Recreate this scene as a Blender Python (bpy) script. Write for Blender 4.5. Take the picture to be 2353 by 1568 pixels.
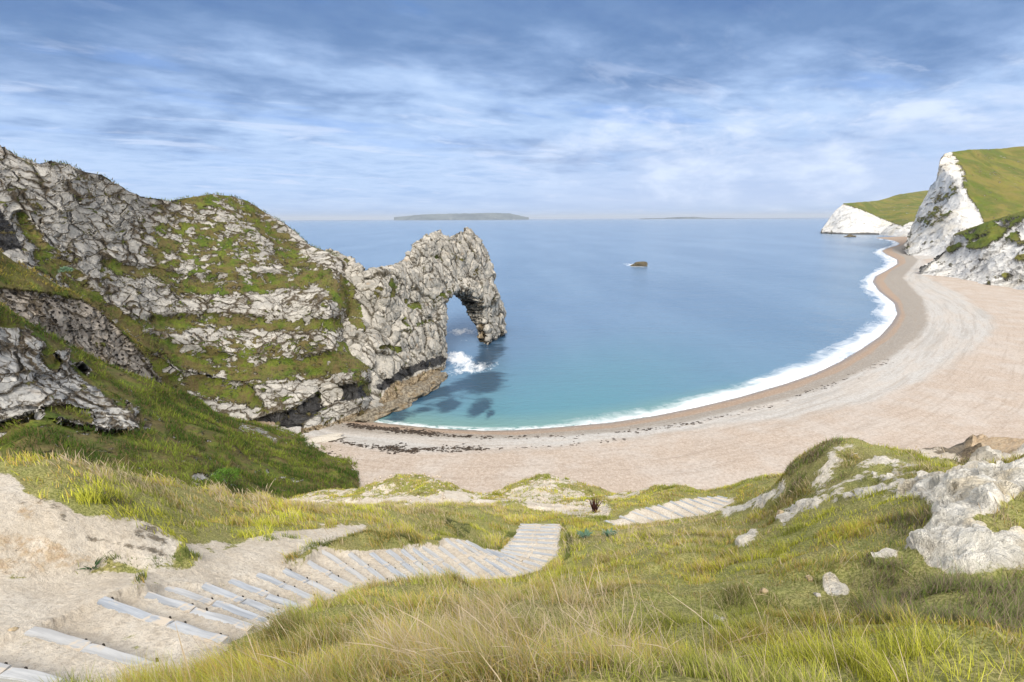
import bpy, math, random
HAZE = 2.5e-5
import numpy as np
from mathutils import Matrix, Vector
R_ = math.radians
rng = np.random.default_rng(7); random.seed(7)
sc = bpy.context.scene
for o in list(bpy.data.objects): bpy.data.objects.remove(o)

# ------------------------------------------------------------------ camera
FPX, CX, CY, HC = 1150.0, 1176.5, 784.0, 50.0
PITCH, ROLL = 13.75, -0.27
camd = bpy.data.cameras.new('camera'); cam = bpy.data.objects.new('camera', camd)
sc.collection.objects.link(cam); sc.camera = cam
camd.sensor_width = 36; camd.lens = 36*FPX/2353.0; camd.clip_end = 150000; camd.clip_start = .05
RM = Matrix.Rotation(R_(90-PITCH), 3, 'X') @ Matrix.Rotation(R_(ROLL), 3, 'Z')
cam.matrix_world = Matrix.Translation((0, 0, HC)) @ RM.to_4x4()
RMn = np.array(RM)
# ------------------------------------------------------------------ light
SUN_EL, SUN_AZ = 46.0, 178.0       # azimuth clockwise from +Y
sund = bpy.data.lights.new('sun', 'SUN'); sun = bpy.data.objects.new('sun', sund)
sc.collection.objects.link(sun); sund.energy = 1.8; sund.angle = R_(26); sund.color = (1, .95, .88)
_d = Vector((math.sin(R_(SUN_AZ))*math.cos(R_(SUN_EL)), math.cos(R_(SUN_AZ))*math.cos(R_(SUN_EL)), math.sin(R_(SUN_EL))))
sun.rotation_euler = _d.to_track_quat('Z', 'Y').to_euler()
sc.view_settings.view_transform = 'Standard'; sc.view_settings.look = 'None'
sc.view_settings.exposure = 1.0; sc.view_settings.gamma = 1.0
sc.render.engine = 'CYCLES'

# ------------------------------------------------------------------ node helper
class NT:
    def __init__(s, tree):
        s.t = tree; s.n = tree.nodes; s.l = tree.links
    def new(s, typ, **kw):
        n = s.n.new(typ)
        for k, v in kw.items(): setattr(n, k, v)
        return n
    def put(s, sock, v):
        if v is None: return
        if isinstance(v, bpy.types.NodeSocket): s.l.new(v, sock)
        else:
            if hasattr(sock, 'default_value'):
                dv = sock.default_value
                if hasattr(dv, '__len__'):
                    if not hasattr(v, '__len__'): v = (v,)*len(dv)
                    elif len(v) == 3 and len(dv) == 4: v = tuple(v)+(1,)
                sock.default_value = v
    def m(s, op, a, b=None, c=None, clamp=False):
        n = s.new('ShaderNodeMath', operation=op, use_clamp=clamp)
        s.put(n.inputs[0], a); s.put(n.inputs[1], b)
        if c is not None: s.put(n.inputs[2], c)
        return n.outputs[0]
    def vm(s, op, a, b=None, sc_=None):
        n = s.new('ShaderNodeVectorMath', operation=op); s.put(n.inputs[0], a); s.put(n.inputs[1], b)
        if sc_ is not None: s.put(n.inputs['Scale'], sc_)
        return n.outputs['Value'] if op in ('DOT_PRODUCT', 'LENGTH', 'DISTANCE') else n.outputs[0]
    def mix(s, f, a, b, blend='MIX'):
        n = s.new('ShaderNodeMix', data_type='RGBA', blend_type=blend); n.clamp_factor = True
        s.put(n.inputs[0], f); s.put(n.inputs[6], a); s.put(n.inputs[7], b); return n.outputs[2]
    def mr(s, v, a, b, c=0.0, d=1.0, smooth=True):
        n = s.new('ShaderNodeMapRange'); n.interpolation_type = 'SMOOTHSTEP' if smooth else 'LINEAR'
        for i, x in enumerate((v, a, b, c, d)): s.put(n.inputs[i], x)
        return n.outputs[0]
    def noise(s, vec, scale, detail=4, rough=.55, dist=0.0, out=0):
        n = s.new('ShaderNodeTexNoise'); s.put(n.inputs['Vector'], vec); s.put(n.inputs['Scale'], scale)
        n.inputs['Detail'].default_value = detail; n.inputs['Roughness'].default_value = rough
        n.inputs['Distortion'].default_value = dist; return n.outputs[out]
    def voro(s, vec, scale, feature='DISTANCE_TO_EDGE', rnd=1.0, out=0):
        n = s.new('ShaderNodeTexVoronoi', feature=feature); s.put(n.inputs['Vector'], vec); s.put(n.inputs['Scale'], scale)
        n.inputs['Randomness'].default_value = rnd; return n.outputs[out]
    def attr(s, name, vec=False):
        n = s.new('ShaderNodeAttribute', attribute_name=name); return n.outputs['Color' if vec == 'c' else ('Vector' if vec else 'Fac')]
    def map(s, vec, scale=(1, 1, 1), rot=(0, 0, 0), loc=(0, 0, 0)):
        n = s.new('ShaderNodeMapping'); s.put(n.inputs['Vector'], vec)
        n.inputs['Scale'].default_value = scale; n.inputs['Rotation'].default_value = rot; n.inputs['Location'].default_value = loc
        return n.outputs[0]
    def ramp(s, f, stops, interp='LINEAR'):
        n = s.new('ShaderNodeValToRGB'); s.put(n.inputs[0], f); e = n.color_ramp.elements; n.color_ramp.interpolation = interp
        while len(e) < len(stops): e.new(.5)
        for i, (p, c) in enumerate(stops):
            e[i].position = p; e[i].color = tuple(c)+(1,) if hasattr(c, '__len__') else (c, c, c, 1)
        return n.outputs[0]
    def sep(s, v):
        n = s.new('ShaderNodeSeparateXYZ'); s.put(n.inputs[0], v); return n.outputs
    def comb(s, x, y, z):
        n = s.new('ShaderNodeCombineXYZ')
        for i, v in enumerate((x, y, z)): s.put(n.inputs[i], v)
        return n.outputs[0]

def material(name, disp=None):
    m = bpy.data.materials.new(name); m.use_nodes = True; nt = NT(m.node_tree); nt.n.clear()
    nt.out = nt.new('ShaderNodeOutputMaterial')
    if disp: m.displacement_method = disp
    return m, nt
def principled(nt, col, rough=.9, bump=None, bdist=.02, bstr=1.0, spec=.3, **kw):
    b = nt.new('ShaderNodeBsdfPrincipled'); nt.put(b.inputs['Base Color'], col); nt.put(b.inputs['Roughness'], rough)
    nt.put(b.inputs['Specular IOR Level'], spec)
    for k, v in kw.items(): nt.put(b.inputs[k.replace('_', ' ')], v)
    if bump is not None:
        bn = nt.new('ShaderNodeBump'); nt.put(bn.inputs['Height'], bump); bn.inputs['Distance'].default_value = bdist
        nt.put(bn.inputs['Strength'], bstr); nt.l.new(bn.outputs[0], b.inputs['Normal'])
    return b
def out_surface(nt, b): nt.l.new(b.outputs[0], nt.out.inputs['Surface'])
def out_disp(nt, h):
    d = nt.new('ShaderNodeDisplacement'); d.inputs['Midlevel'].default_value = 0; nt.put(d.inputs['Height'], h); d.inputs['Scale'].default_value = 1
    nt.l.new(d.outputs[0], nt.out.inputs['Displacement'])

# ------------------------------------------------------------------ world: Nishita sky with a procedural cloud layer
w = bpy.data.worlds.new('World'); sc.world = w; w.use_nodes = True
nt = NT(w.node_tree); nt.n.clear()
wo = nt.new('ShaderNodeOutputWorld'); bg = nt.new('ShaderNodeBackground')
sky = nt.new('ShaderNodeTexSky', sky_type='NISHITA'); sky.sun_disc = False
sky.sun_elevation = R_(SUN_EL); sky.sun_rotation = R_(SUN_AZ); sky.air_density = 1.0; sky.dust_density = .6; sky.ozone_density = 2.0
dirv = nt.new('ShaderNodeTexCoord').outputs['Generated']
X, Y, Z = nt.sep(dirv)
zz = nt.m('ADD', nt.m('MAXIMUM', Z, 0.0), .09)
pl = nt.comb(nt.m('DIVIDE', X, zz), nt.m('DIVIDE', Y, zz), 0.0)
plr = nt.map(pl, (1, 1, 1), (0, 0, R_(-28)))
wisp = nt.noise(nt.map(plr, (.68, 1.1, 1), loc=(3.1, 1.7, 0)), 2.0, 9, .60, .4)
big = nt.noise(nt.map(plr, (.6, .9, 1), loc=(7.3, 4.4, 0)), .8, 5, .5, .2)
fine = nt.noise(nt.map(plr, (.6, 1.8, 1)), 4.5, 8, .6, .5)
cl = nt.m('ADD', nt.m('MULTIPLY', wisp, .55), nt.m('ADD', nt.m('MULTIPLY', big, .45), nt.m('MULTIPLY', nt.m('SUBTRACT', fine, .5), .22)))
cover = nt.mr(cl, .38, .60)
# cloud brightness: grey-blue high up, pale and bright low in the right (thin stratus lit from behind)
elev = nt.m('MAXIMUM', Z, 0.0)
lit = nt.mr(nt.noise(nt.map(plr, (.55, 1.2, 1), loc=(1, 9, 0)), 1.9, 9, .62, .45), .42, .70)
cumf = nt.noise(nt.map(dirv, (1, 1, 2.6), loc=(.3, .2, .0)), 7.5, 9, .62, .25)
cloudc = nt.mix(nt.mr(elev, .0, .40), (2.85, 3.7, 5.6), (1.08, 1.75, 3.2))
cloudc = nt.mix(nt.m('MULTIPLY', lit, .7), cloudc, nt.mix(nt.mr(elev, .05, .36), (4.0, 4.7, 6.3), (1.85, 2.6, 4.2)))
puff = nt.noise(nt.map(plr, (1.0, 1.25, 1), loc=(5, 2, 0)), 2.6, 9, .60, .15)
ee = nt.m('ADD', elev, nt.m('ADD', nt.m('MULTIPLY', nt.m('SUBTRACT', wisp, .5), -.17), nt.m('ADD', nt.m('MULTIPLY', nt.m('SUBTRACT', big, .5), .44), nt.m('MULTIPLY', nt.m('SUBTRACT', puff, .5), .34))))
ee = nt.m('MULTIPLY', ee, 1.0); lowf = nt.mr(elev, .0, .10); ee = nt.m('ADD', nt.m('MULTIPLY', ee, nt.m('ADD', .35, nt.m('MULTIPLY', lowf, .65))), nt.m('MULTIPLY', nt.m('MULTIPLY', nt.m('SUBTRACT', 1.0, lowf), .65), elev))
SK = [(0, (2.45, 3.5, 5.4)), (.14, (3.2, 4.2, 5.9)), (.30, (2.5, 3.5, 5.3)), (.46, (1.6, 2.45, 4.1)), (.62, (1.05, 1.8, 3.3)), (.80, (.78, 1.45, 2.95)), (1.0, (.58, 1.25, 2.8))]
col = nt.vm('SCALE', nt.ramp(nt.m('MULTIPLY', ee, 2.0), [(p_, tuple(q/7 for q in c_)) for p_, c_ in SK]), None, 7.0)
hole = nt.m('MULTIPLY', nt.mr(nt.noise(nt.map(plr, (.5, 1.1, 1), loc=(2, 6, 0)), 1.2, 7, .6, .4), .54, .66), nt.mr(elev, .03, .2))
col = nt.mix(nt.m('MULTIPLY', hole, .6), col, nt.mix(.9, sky.outputs[0], nt.mix(nt.mr(elev, .0, .38), (2.2, 3.5, 6.4), (.62, 1.5, 3.7))))
col = nt.mix(nt.m('MULTIPLY', nt.m('MULTIPLY', nt.mr(lit, .45, 1.0), .5), nt.mr(elev, .36, .12)), col, (4.3, 4.9, 6.2))
# cumulus bank low over the sea, to the right
azr = nt.mr(nt.m('DIVIDE', X, nt.m('MAXIMUM', Y, .05)), -.25, .35)
bank = nt.m('MULTIPLY', nt.mr(nt.m('ADD', Z, nt.m('MULTIPLY', nt.m('SUBTRACT', cumf, .5), -.34)), .19, .10), azr)
bank = nt.m('MULTIPLY', bank, nt.mr(Z, .0, .035))
col = nt.mix(nt.m('MULTIPLY', bank, .62), col, nt.mix(nt.mr(cumf, .42, .66), (3.3, 4.0, 5.5), (5.2, 5.7, 6.7)))
# bright white added to the unseen sky overhead and behind, to light the land
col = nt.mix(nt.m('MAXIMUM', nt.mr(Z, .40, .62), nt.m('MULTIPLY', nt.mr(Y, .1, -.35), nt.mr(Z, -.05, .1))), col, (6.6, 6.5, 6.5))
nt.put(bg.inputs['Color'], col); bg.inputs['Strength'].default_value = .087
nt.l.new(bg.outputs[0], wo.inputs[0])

# ------------------------------------------------------------------ geometry helpers
def rays(px, py):
    px = np.asarray(px, float); py = np.asarray(py, float)
    c = np.stack([(px-CX)/FPX, -(py-CY)/FPX, -np.ones_like(px)], -1)
    return c @ RMn.T
def at(px, py, d): return np.array([0, 0, HC]) + rays(px, py)*np.asarray(d, float)[..., None]
def at_z(px, py, z):
    r = rays(px, py); return np.array([0, 0, HC]) + r*((z-HC)/r[..., 2])[..., None]
def project(P):
    q = (np.asarray(P, float)-np.array([0, 0, HC])) @ RMn
    dz = np.maximum(-q[..., 2], 1e-3)
    return q[..., 0]/dz*FPX+CX, -q[..., 1]/dz*FPX+CY, -q[..., 2]
def smooth(a, b, x):
    t = np.clip((x-a)/(b-a), 0, 1); return t*t*(3-2*t)
def hash3(i, j, k, seed=0):
    h = (i.astype(np.int64)*374761393 + j.astype(np.int64)*668265263 + k.astype(np.int64)*2147483647 + seed*1274126177) & 0xffffffff
    h = ((h ^ (h >> 13))*1274126177) & 0xffffffff
    return ((h ^ (h >> 16)) & 0xffffff)/float(0xffffff)
def vnoise(P, seed=0):
    f = np.floor(P); t = P-f; t = t*t*(3-2*t); i, j, k = f[..., 0], f[..., 1], f[..., 2]; o = 0
    for a in (0, 1):
        for b in (0, 1):
            for c in (0, 1):
                o = o + hash3(i+a, j+b, k+c, seed)*np.abs(1-a-t[..., 0])*np.abs(1-b-t[..., 1])*np.abs(1-c-t[..., 2])
    return o*2-1
def fbm(P, octv=4, seed=0, gain=.5):
    o = 0; a = 1; P = np.array(P, float)
    for q in range(octv):
        o = o+a*vnoise(P, seed+q*17); P = P*2.03+11.7; a *= gain
    return o
def tps(pts, vals, smoothing=1e-4):
    pts = np.asarray(pts, float); n = len(pts)
    def U(r2): return np.where(r2 > 1e-12, r2*np.log(np.maximum(r2, 1e-12))*.5, 0)
    K = U(((pts[:, None]-pts[None])**2).sum(-1))+np.eye(n)*smoothing
    Pm = np.hstack([np.ones((n, 1)), pts]); A = np.zeros((n+3, n+3)); A[:n, :n] = K; A[:n, n:] = Pm; A[n:, :n] = Pm.T
    s = np.linalg.solve(A, np.concatenate([np.asarray(vals, float), np.zeros(3)]))
    def f(q):
        sh = q.shape[:-1]; q = q.reshape(-1, 2); o = np.zeros(len(q))
        for a in range(0, len(q), 60000):
            b = q[a:a+60000]; o[a:a+60000] = U(((b[:, None]-pts[None])**2).sum(-1)) @ s[:n] + s[n]+b @ s[n+1:]
        return o.reshape(sh)
    return f
def inpoly(x, y, poly):
    r = np.zeros(x.shape, bool); n = len(poly)
    for i in range(n):
        x1, y1 = poly[i]; x2, y2 = poly[(i+1) % n]
        if y1 == y2: continue
        r ^= ((y1 > y) != (y2 > y)) & (x < (x2-x1)*(y-y1)/(y2-y1)+x1)
    return r
def dline(x, y, pts, closed=False, arc=False):
    best = np.full(x.shape, 1e18); al = np.zeros(x.shape); acc = 0; n = len(pts)
    for i in range(n if closed else n-1):
        x1, y1 = pts[i]; x2, y2 = pts[(i+1) % n]; dx, dy = x2-x1, y2-y1; L2 = dx*dx+dy*dy+1e-9
        t = np.clip(((x-x1)*dx+(y-y1)*dy)/L2, 0, 1); d = (x-x1-t*dx)**2+(y-y1-t*dy)**2
        k = d < best; best = np.where(k, d, best); al = np.where(k, acc+t*math.sqrt(L2), al); acc += math.sqrt(L2)
    return (np.sqrt(best), al) if arc else np.sqrt(best)
def pmask(x, y, poly, soft=6):
    d = dline(x, y, poly, True); return smooth(-soft, soft, np.where(inpoly(x, y, poly), d, -d))
def lmask(x, y, pts, wd, soft=6): return 1-smooth(wd-soft, wd+soft, dline(x, y, pts))

def link(name, me, mat, parent=None, smooth_=True):
    o = bpy.data.objects.new(name, me); sc.collection.objects.link(o)
    if mat: me.materials.append(mat)
    if parent: o.parent = parent
    if smooth_: me.polygons.foreach_set('use_smooth', np.ones(len(me.polygons), bool))
    return o
def tag(o, label=None, cat=None, group=None, kind=None):
    if label: o['label'] = label
    if cat: o['category'] = cat
    if group: o['group'] = group
    if kind: o['kind'] = kind
    return o
def mesh_np(name, V, F, attrs=None, colors=None):
    V = np.ascontiguousarray(V, np.float32).reshape(-1, 3); F = np.ascontiguousarray(F, np.int32); k = F.shape[1]
    me = bpy.data.meshes.new(name); me.vertices.add(len(V)); me.vertices.foreach_set('co', V.ravel())
    me.loops.add(F.size); me.loops.foreach_set('vertex_index', F.ravel())
    me.polygons.add(len(F)); me.polygons.foreach_set('loop_start', np.arange(0, F.size, k, dtype=np.int32))
    me.update(calc_edges=True)
    for a, v in (attrs or {}).items():
        v = np.ascontiguousarray(v, np.float32)
        if v.size == 3*len(V): me.attributes.new(a, 'FLOAT_VECTOR', 'POINT').data.foreach_set('vector', v.ravel())
        else: me.attributes.new(a, 'FLOAT', 'POINT').data.foreach_set('value', v.ravel())
    if colors is not None:
        c = np.ones((len(V), 4), np.float32); c[:, :3] = colors
        me.attributes.new('Col', 'FLOAT_COLOR', 'POINT').data.foreach_set('color', c.ravel())
    return me
def gridF(nr, nc, keep=None):
    i = np.arange(nr*nc).reshape(nr, nc)
    F = np.stack([i[:-1, :-1], i[:-1, 1:], i[1:, 1:], i[1:, :-1]], -1).reshape(-1, 4)
    return F if keep is None else F[keep.ravel()]
def gnormals(P):
    du = np.gradient(P, axis=1); dv = np.gradient(P, axis=0); n = np.cross(dv, du); n /= np.linalg.norm(n, axis=-1, keepdims=True)+1e-9
    return n
def orient(n, P):   # towards the camera
    return n*(1 if np.median(((np.array([0, 0, HC])-P)*n).sum(-1)) > 0 else -1)

def relief(top, bot, ctrl, step, back=60., rough=(1.5, 12.), nback=14, seed=0, stepv=None):
    """a hillside or cliff built from its crest, foot and surveyed points; returns grid P (rows from foot to crest and down the far side)"""
    tx, ty = zip(*top); bx, by = zip(*bot); x0, x1 = max(tx[0], bx[0]), min(tx[-1], bx[-1])
    nc = int((x1-x0)/step)+1; xs = np.linspace(x0, x1, nc); T = np.interp(xs, tx, ty); B = np.interp(xs, bx, by)
    nv = int(max(B-T)/(stepv or step))+2; v = np.linspace(0, 1, nv)[:, None]; yy = B*(1-v)+T*v; xx = np.broadcast_to(xs, yy.shape)
    f = tps([(a[0]/500, a[1]/500) for a in ctrl], [math.log(a[2]) for a in ctrl], 1e-4)
    d = np.exp(f(np.stack([xx/500, yy/500], -1)))
    P = at(xx, yy, d)
    n = orient(gnormals(P), P)
    a, L = rough
    e = smooth(0, .06, 1-v)       # keep the crest line where it is
    P = P + n*(a*(fbm(P/L, 5, seed)))[..., None]*(0.25+.75*e)[..., None]
    top_ = P[-1]; hd = top_[:, :2]/np.linalg.norm(top_[:, :2], axis=1, keepdims=True)
    rows = []
    for k in range(1, nback+1):
        t = (k/nback)**1.6; q = top_.copy(); q[:, :2] += hd*back*t
        q[:, 2] = top_[:, 2]*(1-t**1.5)-4*t + fbm(q/L, 3, seed+5)*a*.6*min(1, k/3)
        rows.append(q)
    P = np.concatenate([P, np.array(rows)], 0)
    px, py, _ = project(P)
    return P, px, py, nv
def relief_obj(name, R, mat, attrs):
    P = R[0]; nr, nc = P.shape[:2]
    A = {k: v.reshape(-1) for k, v in attrs.items()}; A['pos0'] = P.reshape(-1, 3)
    me = mesh_np(name, P, gridF(nr, nc)[:, ::-1], A)
    return link(name, me, mat)

# ------------------------------------------------------------------ materials
def grass_cols(nt, pos, scale=1.0, warm=.5):
    a = nt.noise(pos, .22*scale, 6, .6); b = nt.noise(pos, 2.2*scale, 6, .7); c = nt.noise(pos, 7.0*scale, 5, .75)
    g = nt.mix(nt.mr(a, .38, .62), (.085, .135, .014), (.165, .195, .024))
    g = nt.mix(nt.m('MULTIPLY', nt.mr(nt.noise(pos, .3*scale, 8, .7), .46, .56), warm), g, (.17, .12, .05)); g = nt.mix(nt.m('MULTIPLY', nt.mr(nt.noise(pos, .9*scale, 7, .7), .55, .63), .8), g, (.035, .055, .012))
    g = nt.mix(nt.mr(b, .35, .7), nt.mix(.45, g, (.03, .04, .010)), g)
    g = nt.mix(nt.m('MULTIPLY', nt.mr(c, .5, .72), .5), g, (.13, .15, .035))
    h = nt.m('ADD', nt.m('MULTIPLY', b, .7), nt.m('MULTIPLY', c, .3))
    return g, h

def rock_material(name, cell=.32, cell2=.95, base=(.39, .372, .335), light=(.58, .55, .485), crack=(.10, .078, .05), disp=.55,
                  stretch=(1, 1, 1.5), rot=(0, 0, 0), gscale=1.0, warm=.6, crackw=.06, orange=.25, porous=False, chalk=False, wob=.35, facet=.5, gapw=1.0, big_wob=9.0, bed=(.34, .10, 1.0), bedf=.30):
    m, nt = material(name, 'BOTH')
    pos = nt.attr('pos0', True)
    wv = nt.noise(pos, .35, 3, .5, out=1); wob = nt.vm('SCALE', nt.vm('SUBTRACT', wv, (.5, .5, .5)), None, 1.6)
    wob = nt.vm('ADD', wob, nt.vm('SCALE', nt.vm('SUBTRACT', nt.noise(pos, .075, 4, .6, out=1), (.5, .5, .5)), None, big_wob))
    wv2 = nt.noise(pos, 1.6, 3, .5, out=1); wob2 = nt.vm('SCALE', nt.vm('SUBTRACT', wv2, (.5, .5, .5)), None, wob)
    p = nt.map(nt.vm('ADD', nt.vm('ADD', pos, wob), wob2), stretch, rot)
    e1 = nt.voro(p, cell); c1 = nt.voro(p, cell, 'F1', out=1)
    e2 = nt.voro(p, cell2); c2 = nt.voro(p, cell2, 'F1', out=1)
    ps1 = nt.voro(p, cell, 'F1', out=2); ps2 = nt.voro(p, cell2, 'F1', out=2)
    t1 = nt.vm('DOT_PRODUCT', nt.vm('SUBTRACT', c1, (.5, .5, .5)), nt.vm('SUBTRACT', p, ps1)); t2 = nt.vm('DOT_PRODUCT', nt.vm('SUBTRACT', c2, (.5, .5, .5)), nt.vm('SUBTRACT', p, ps2))
    r1 = nt.sep(c1)[0]; r2 = nt.sep(c2)[0]; r3 = nt.sep(c2)[1]
    cwn = nt.mr(nt.noise(pos, .16, 5, .65), .36, .66); cw1 = nt.m('ADD', .35, nt.m('MULTIPLY', nt.m('MULTIPLY', cwn, cwn), 3.4*gapw))
    e1b = nt.m('DIVIDE', nt.m('ADD', e1, nt.m('MULTIPLY', nt.m('SUBTRACT', nt.noise(pos, 1.9, 6, .7), .5), .06)), cw1); e2b = nt.m('DIVIDE', nt.m('ADD', e2, nt.m('MULTIPLY', nt.m('SUBTRACT', nt.noise(pos, 3.1, 4, .7), .5), .05)), nt.m('ADD', .35, nt.m('MULTIPLY', cwn, .9)))
    k1 = nt.mr(e1b, 0.0, crackw*1.3); k2 = nt.mr(e2b, 0.0, crackw*1.5)
    k1 = nt.m('MAXIMUM', k1, nt.mr(nt.noise(pos, .11, 5, .65), .56, .62))
    bz = nt.m('ADD', nt.m('MULTIPLY', nt.vm('DOT_PRODUCT', nt.vm('ADD', pos, nt.vm('SCALE', wob2, None, 1.5)), bed), bedf), nt.m('MULTIPLY', nt.noise(pos, .05, 4, .6), 3.0)); bfr = nt.m('FRACT', bz)
    bl = nt.mr(nt.m('MINIMUM', bfr, nt.m('SUBTRACT', 1.0, bfr)), 0.0, nt.m('ADD', .02, nt.m('MULTIPLY', cwn, .09))); bmk = nt.mr(nt.noise(pos, .14, 5, .65), .47, .55); bl = nt.m('MAXIMUM', bl, nt.m('SUBTRACT', 1.0, bmk))
    # only some of the small cracks are open
    open_ = nt.mr(nt.noise(pos, .18, 4, .6), .42, .56)
    k2m = nt.mix(open_, 1.0, k2); e3 = nt.voro(p, cell2*2.3); k3 = nt.mix(nt.mr(nt.noise(pos, .3, 4, .65), .46, .58), 1.0, nt.mr(e3, 0.0, crackw)); k1 = nt.m('MULTIPLY', k1, nt.m('ADD', .15, nt.m('MULTIPLY', bl, .85))); k = nt.m('MULTIPLY', k1, nt.m('MULTIPLY', k2m, nt.m('ADD', .45, nt.m('MULTIPLY', k3, .55))))
    n1 = nt.noise(pos, 2.6, 8, .68); n2 = nt.noise(pos, .6, 5, .6); n3 = nt.noise(pos, 9, 6, .7)
    gbn = nt.mr(nt.noise(pos, .13, 7, .68), .45, .57)
    rc = nt.mix(nt.mr(nt.m('ADD', nt.m('MULTIPLY', r2, .5), nt.m('MULTIPLY', n2, .6)), .3, .8), base, light)
    rc = nt.mix(nt.mr(n1, .42, .70), nt.mix(.30, rc, (.16, .158, .165)), rc)
    rc = nt.mix(nt.m('MULTIPLY', nt.mr(nt.noise(pos, .4, 6, .7, .3), .56, .70), orange), rc, (.36, .20, .07))
    rc = nt.mix(nt.m('MULTIPLY', nt.mr(n3, .55, .7), .35), rc, (.62, .60, .56))
    col = nt.mix(nt.m('MAXIMUM', k, .0), crack, rc)
    if porous:
        hv = nt.voro(nt.vm('ADD', pos, wob2), 1.15, 'F1'); hole = nt.mr(hv, .16, .34)
        col = nt.mix(hole, (.022, .016, .011), col); k = nt.m('MULTIPLY', k, hole)
    # ochre / black tide staining where the 'wet' survey attribute says so
    wet = nt.attr('wet'); wf = nt.mr(nt.m('ADD', wet, nt.m('MULTIPLY', nt.m('SUBTRACT', nt.noise(pos, .5, 6, .7), .5), 1.1)), .45, .62)
    col = nt.mix(nt.m('MULTIPLY', wf, .93), col, nt.mix(nt.mr(n1, .45, .7), (.010, .010, .012), (.045, .045, .048)))
    och = nt.attr('ochre'); of = nt.mr(nt.m('ADD', och, nt.m('MULTIPLY', nt.m('SUBTRACT', n2, .5), 1.0)), .4, .7)
    col = nt.mix(nt.m('MULTIPLY', of, .8), col, nt.mix(nt.mr(n1, .4, .65), (.13, .085, .035), (.40, .31, .19)))
    # vegetation
    gr = nt.attr('grass')
    gb = nt.m('ADD', gr, nt.m('ADD', nt.m('MULTIPLY', nt.m('SUBTRACT', nt.noise(nt.map(pos, (1, 1, 1.9)), .33*gscale, 7, .66, .5), .5), 2.8),
              nt.m('ADD', nt.m('MULTIPLY', nt.m('SUBTRACT', r1, .5), .30), nt.m('MULTIPLY', nt.m('SUBTRACT', r3, .5), .22))))
    soil = nt.mr(gb, .42, .50); gm = nt.mr(gb, .49, .62)
    gc, gh = grass_cols(nt, pos, .12 if gscale < .5 else 1.0, warm)
    gc = nt.mix(nt.m('MULTIPLY', gbn, .5), gc, nt.mix(nt.mr(n1, .4, .65), (.09, .062, .030), (.20, .15, .075)))
    sc_ = nt.mix(nt.mr(n1, .4, .7), (.055, .04, .022), (.13, .095, .05))
    soil = nt.m('MULTIPLY', soil, nt.mr(nt.m('ADD', nt.m('SUBTRACT', 1.0, k), nt.noise(pos, 1.3, 5, .7)), .42, .60))
    col = nt.mix(soil, col, sc_)
    gmk = nt.m('MAXIMUM', gm, nt.m('MULTIPLY', nt.m('MULTIPLY', nt.m('SUBTRACT', 1.0, k1), .9), nt.mr(gb, .30, .45)))
    col = nt.mix(gmk, col, gc)
    rel = nt.m('MULTIPLY', nt.m('ADD', .35, nt.m('MULTIPLY', r1, .55)), nt.mr(e1, 0.0, .10))
    rel = nt.m('ADD', rel, nt.m('MULTIPLY', nt.m('MULTIPLY', nt.m('ADD', .25, nt.m('MULTIPLY', r2, .5)), nt.mr(e2, 0, .10)), nt.m('MULTIPLY', nt.sep(nt.comb(open_, 0, 0))[0], .35)))
    rel = nt.m('ADD', rel, nt.m('MULTIPLY', nt.m('ADD', t1, t2), facet)); rel = nt.m('ADD', rel, nt.m('MULTIPLY', nt.m('MULTIPLY', nt.m('SUBTRACT', 1.0, bfr), bmk), .55)); rel = nt.m('ADD', rel, nt.m('MULTIPLY', bl, .3)); rel = nt.m('ADD', rel, nt.m('MULTIPLY', nt.noise(pos, 1.7, 3, .55), .14)); rel = nt.m('ADD', rel, nt.m('MULTIPLY', n2, .5))
    if porous: rel = nt.m('ADD', rel, nt.m('MULTIPLY', hole, .6))
    grl = nt.m('ADD', .15, nt.m('MULTIPLY', nt.noise(pos, .7, 5, .7), .9))
    hh = nt.m('ADD', nt.m('MULTIPLY', rel, nt.m('SUBTRACT', 1.0, gmk)), nt.m('MULTIPLY', grl, gmk))
    hh = nt.m('MULTIPLY', hh, disp)
    if chalk:
        stv = nt.map(pos, (.055, .055, .014), (0, .55, .2)); s1_ = nt.noise(stv, 1.0, 9, .68, .4); s2_ = nt.noise(nt.map(pos, (.2, .2, .05), (0, .55, .2)), 1.0, 7, .7, .3)
        cc = nt.mix(nt.mr(s1_, .34, .56), (.56, .56, .55), (.78, .765, .73)); cc = nt.mix(nt.m('MULTIPLY', nt.mr(s2_, .50, .64), .32), cc, (.42, .41, .38)); cc = nt.mix(nt.m('MULTIPLY', nt.mr(nt.noise(pos, .012, 4, .6), .5, .6), .5), cc, (.74, .66, .52))
        cc = nt.mix(nt.m('MULTIPLY', nt.m('SUBTRACT', 1.0, k1), .35), cc, (.35, .33, .30)); cc = nt.mix(nt.m('MULTIPLY', wf, .9), cc, (.03, .03, .028)); col = nt.mix(nt.m('MAXIMUM', gmk, nt.m('MULTIPLY', soil, .7)), cc, nt.mix(gm, sc_, nt.mix(.6, gc, nt.mix(nt.mr(nt.noise(pos, .022, 7, .66), .42, .58), (.10, .135, .018), (.215, .19, .04)))))
        hh = nt.m('ADD', nt.m('MULTIPLY', hh, .18), nt.m('MULTIPLY', nt.m('ADD', nt.m('MULTIPLY', s1_, 4.5), nt.m('MULTIPLY', s2_, 1.6)), nt.m('SUBTRACT', 1.0, nt.m('MULTIPLY', gm, .8))))
    b = principled(nt, col, nt.m('SUBTRACT', .92, nt.m('MULTIPLY', wf, .4)), spec=.25); out_surface(nt, b); out_disp(nt, hh)
    return m
M_head = rock_material('limestone_cliff', cell=.25, cell2=.66, disp=.5, warm=.85, stretch=(.8, 1, 1.7), rot=(0, R_(-16), 0), facet=.35)
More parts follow.
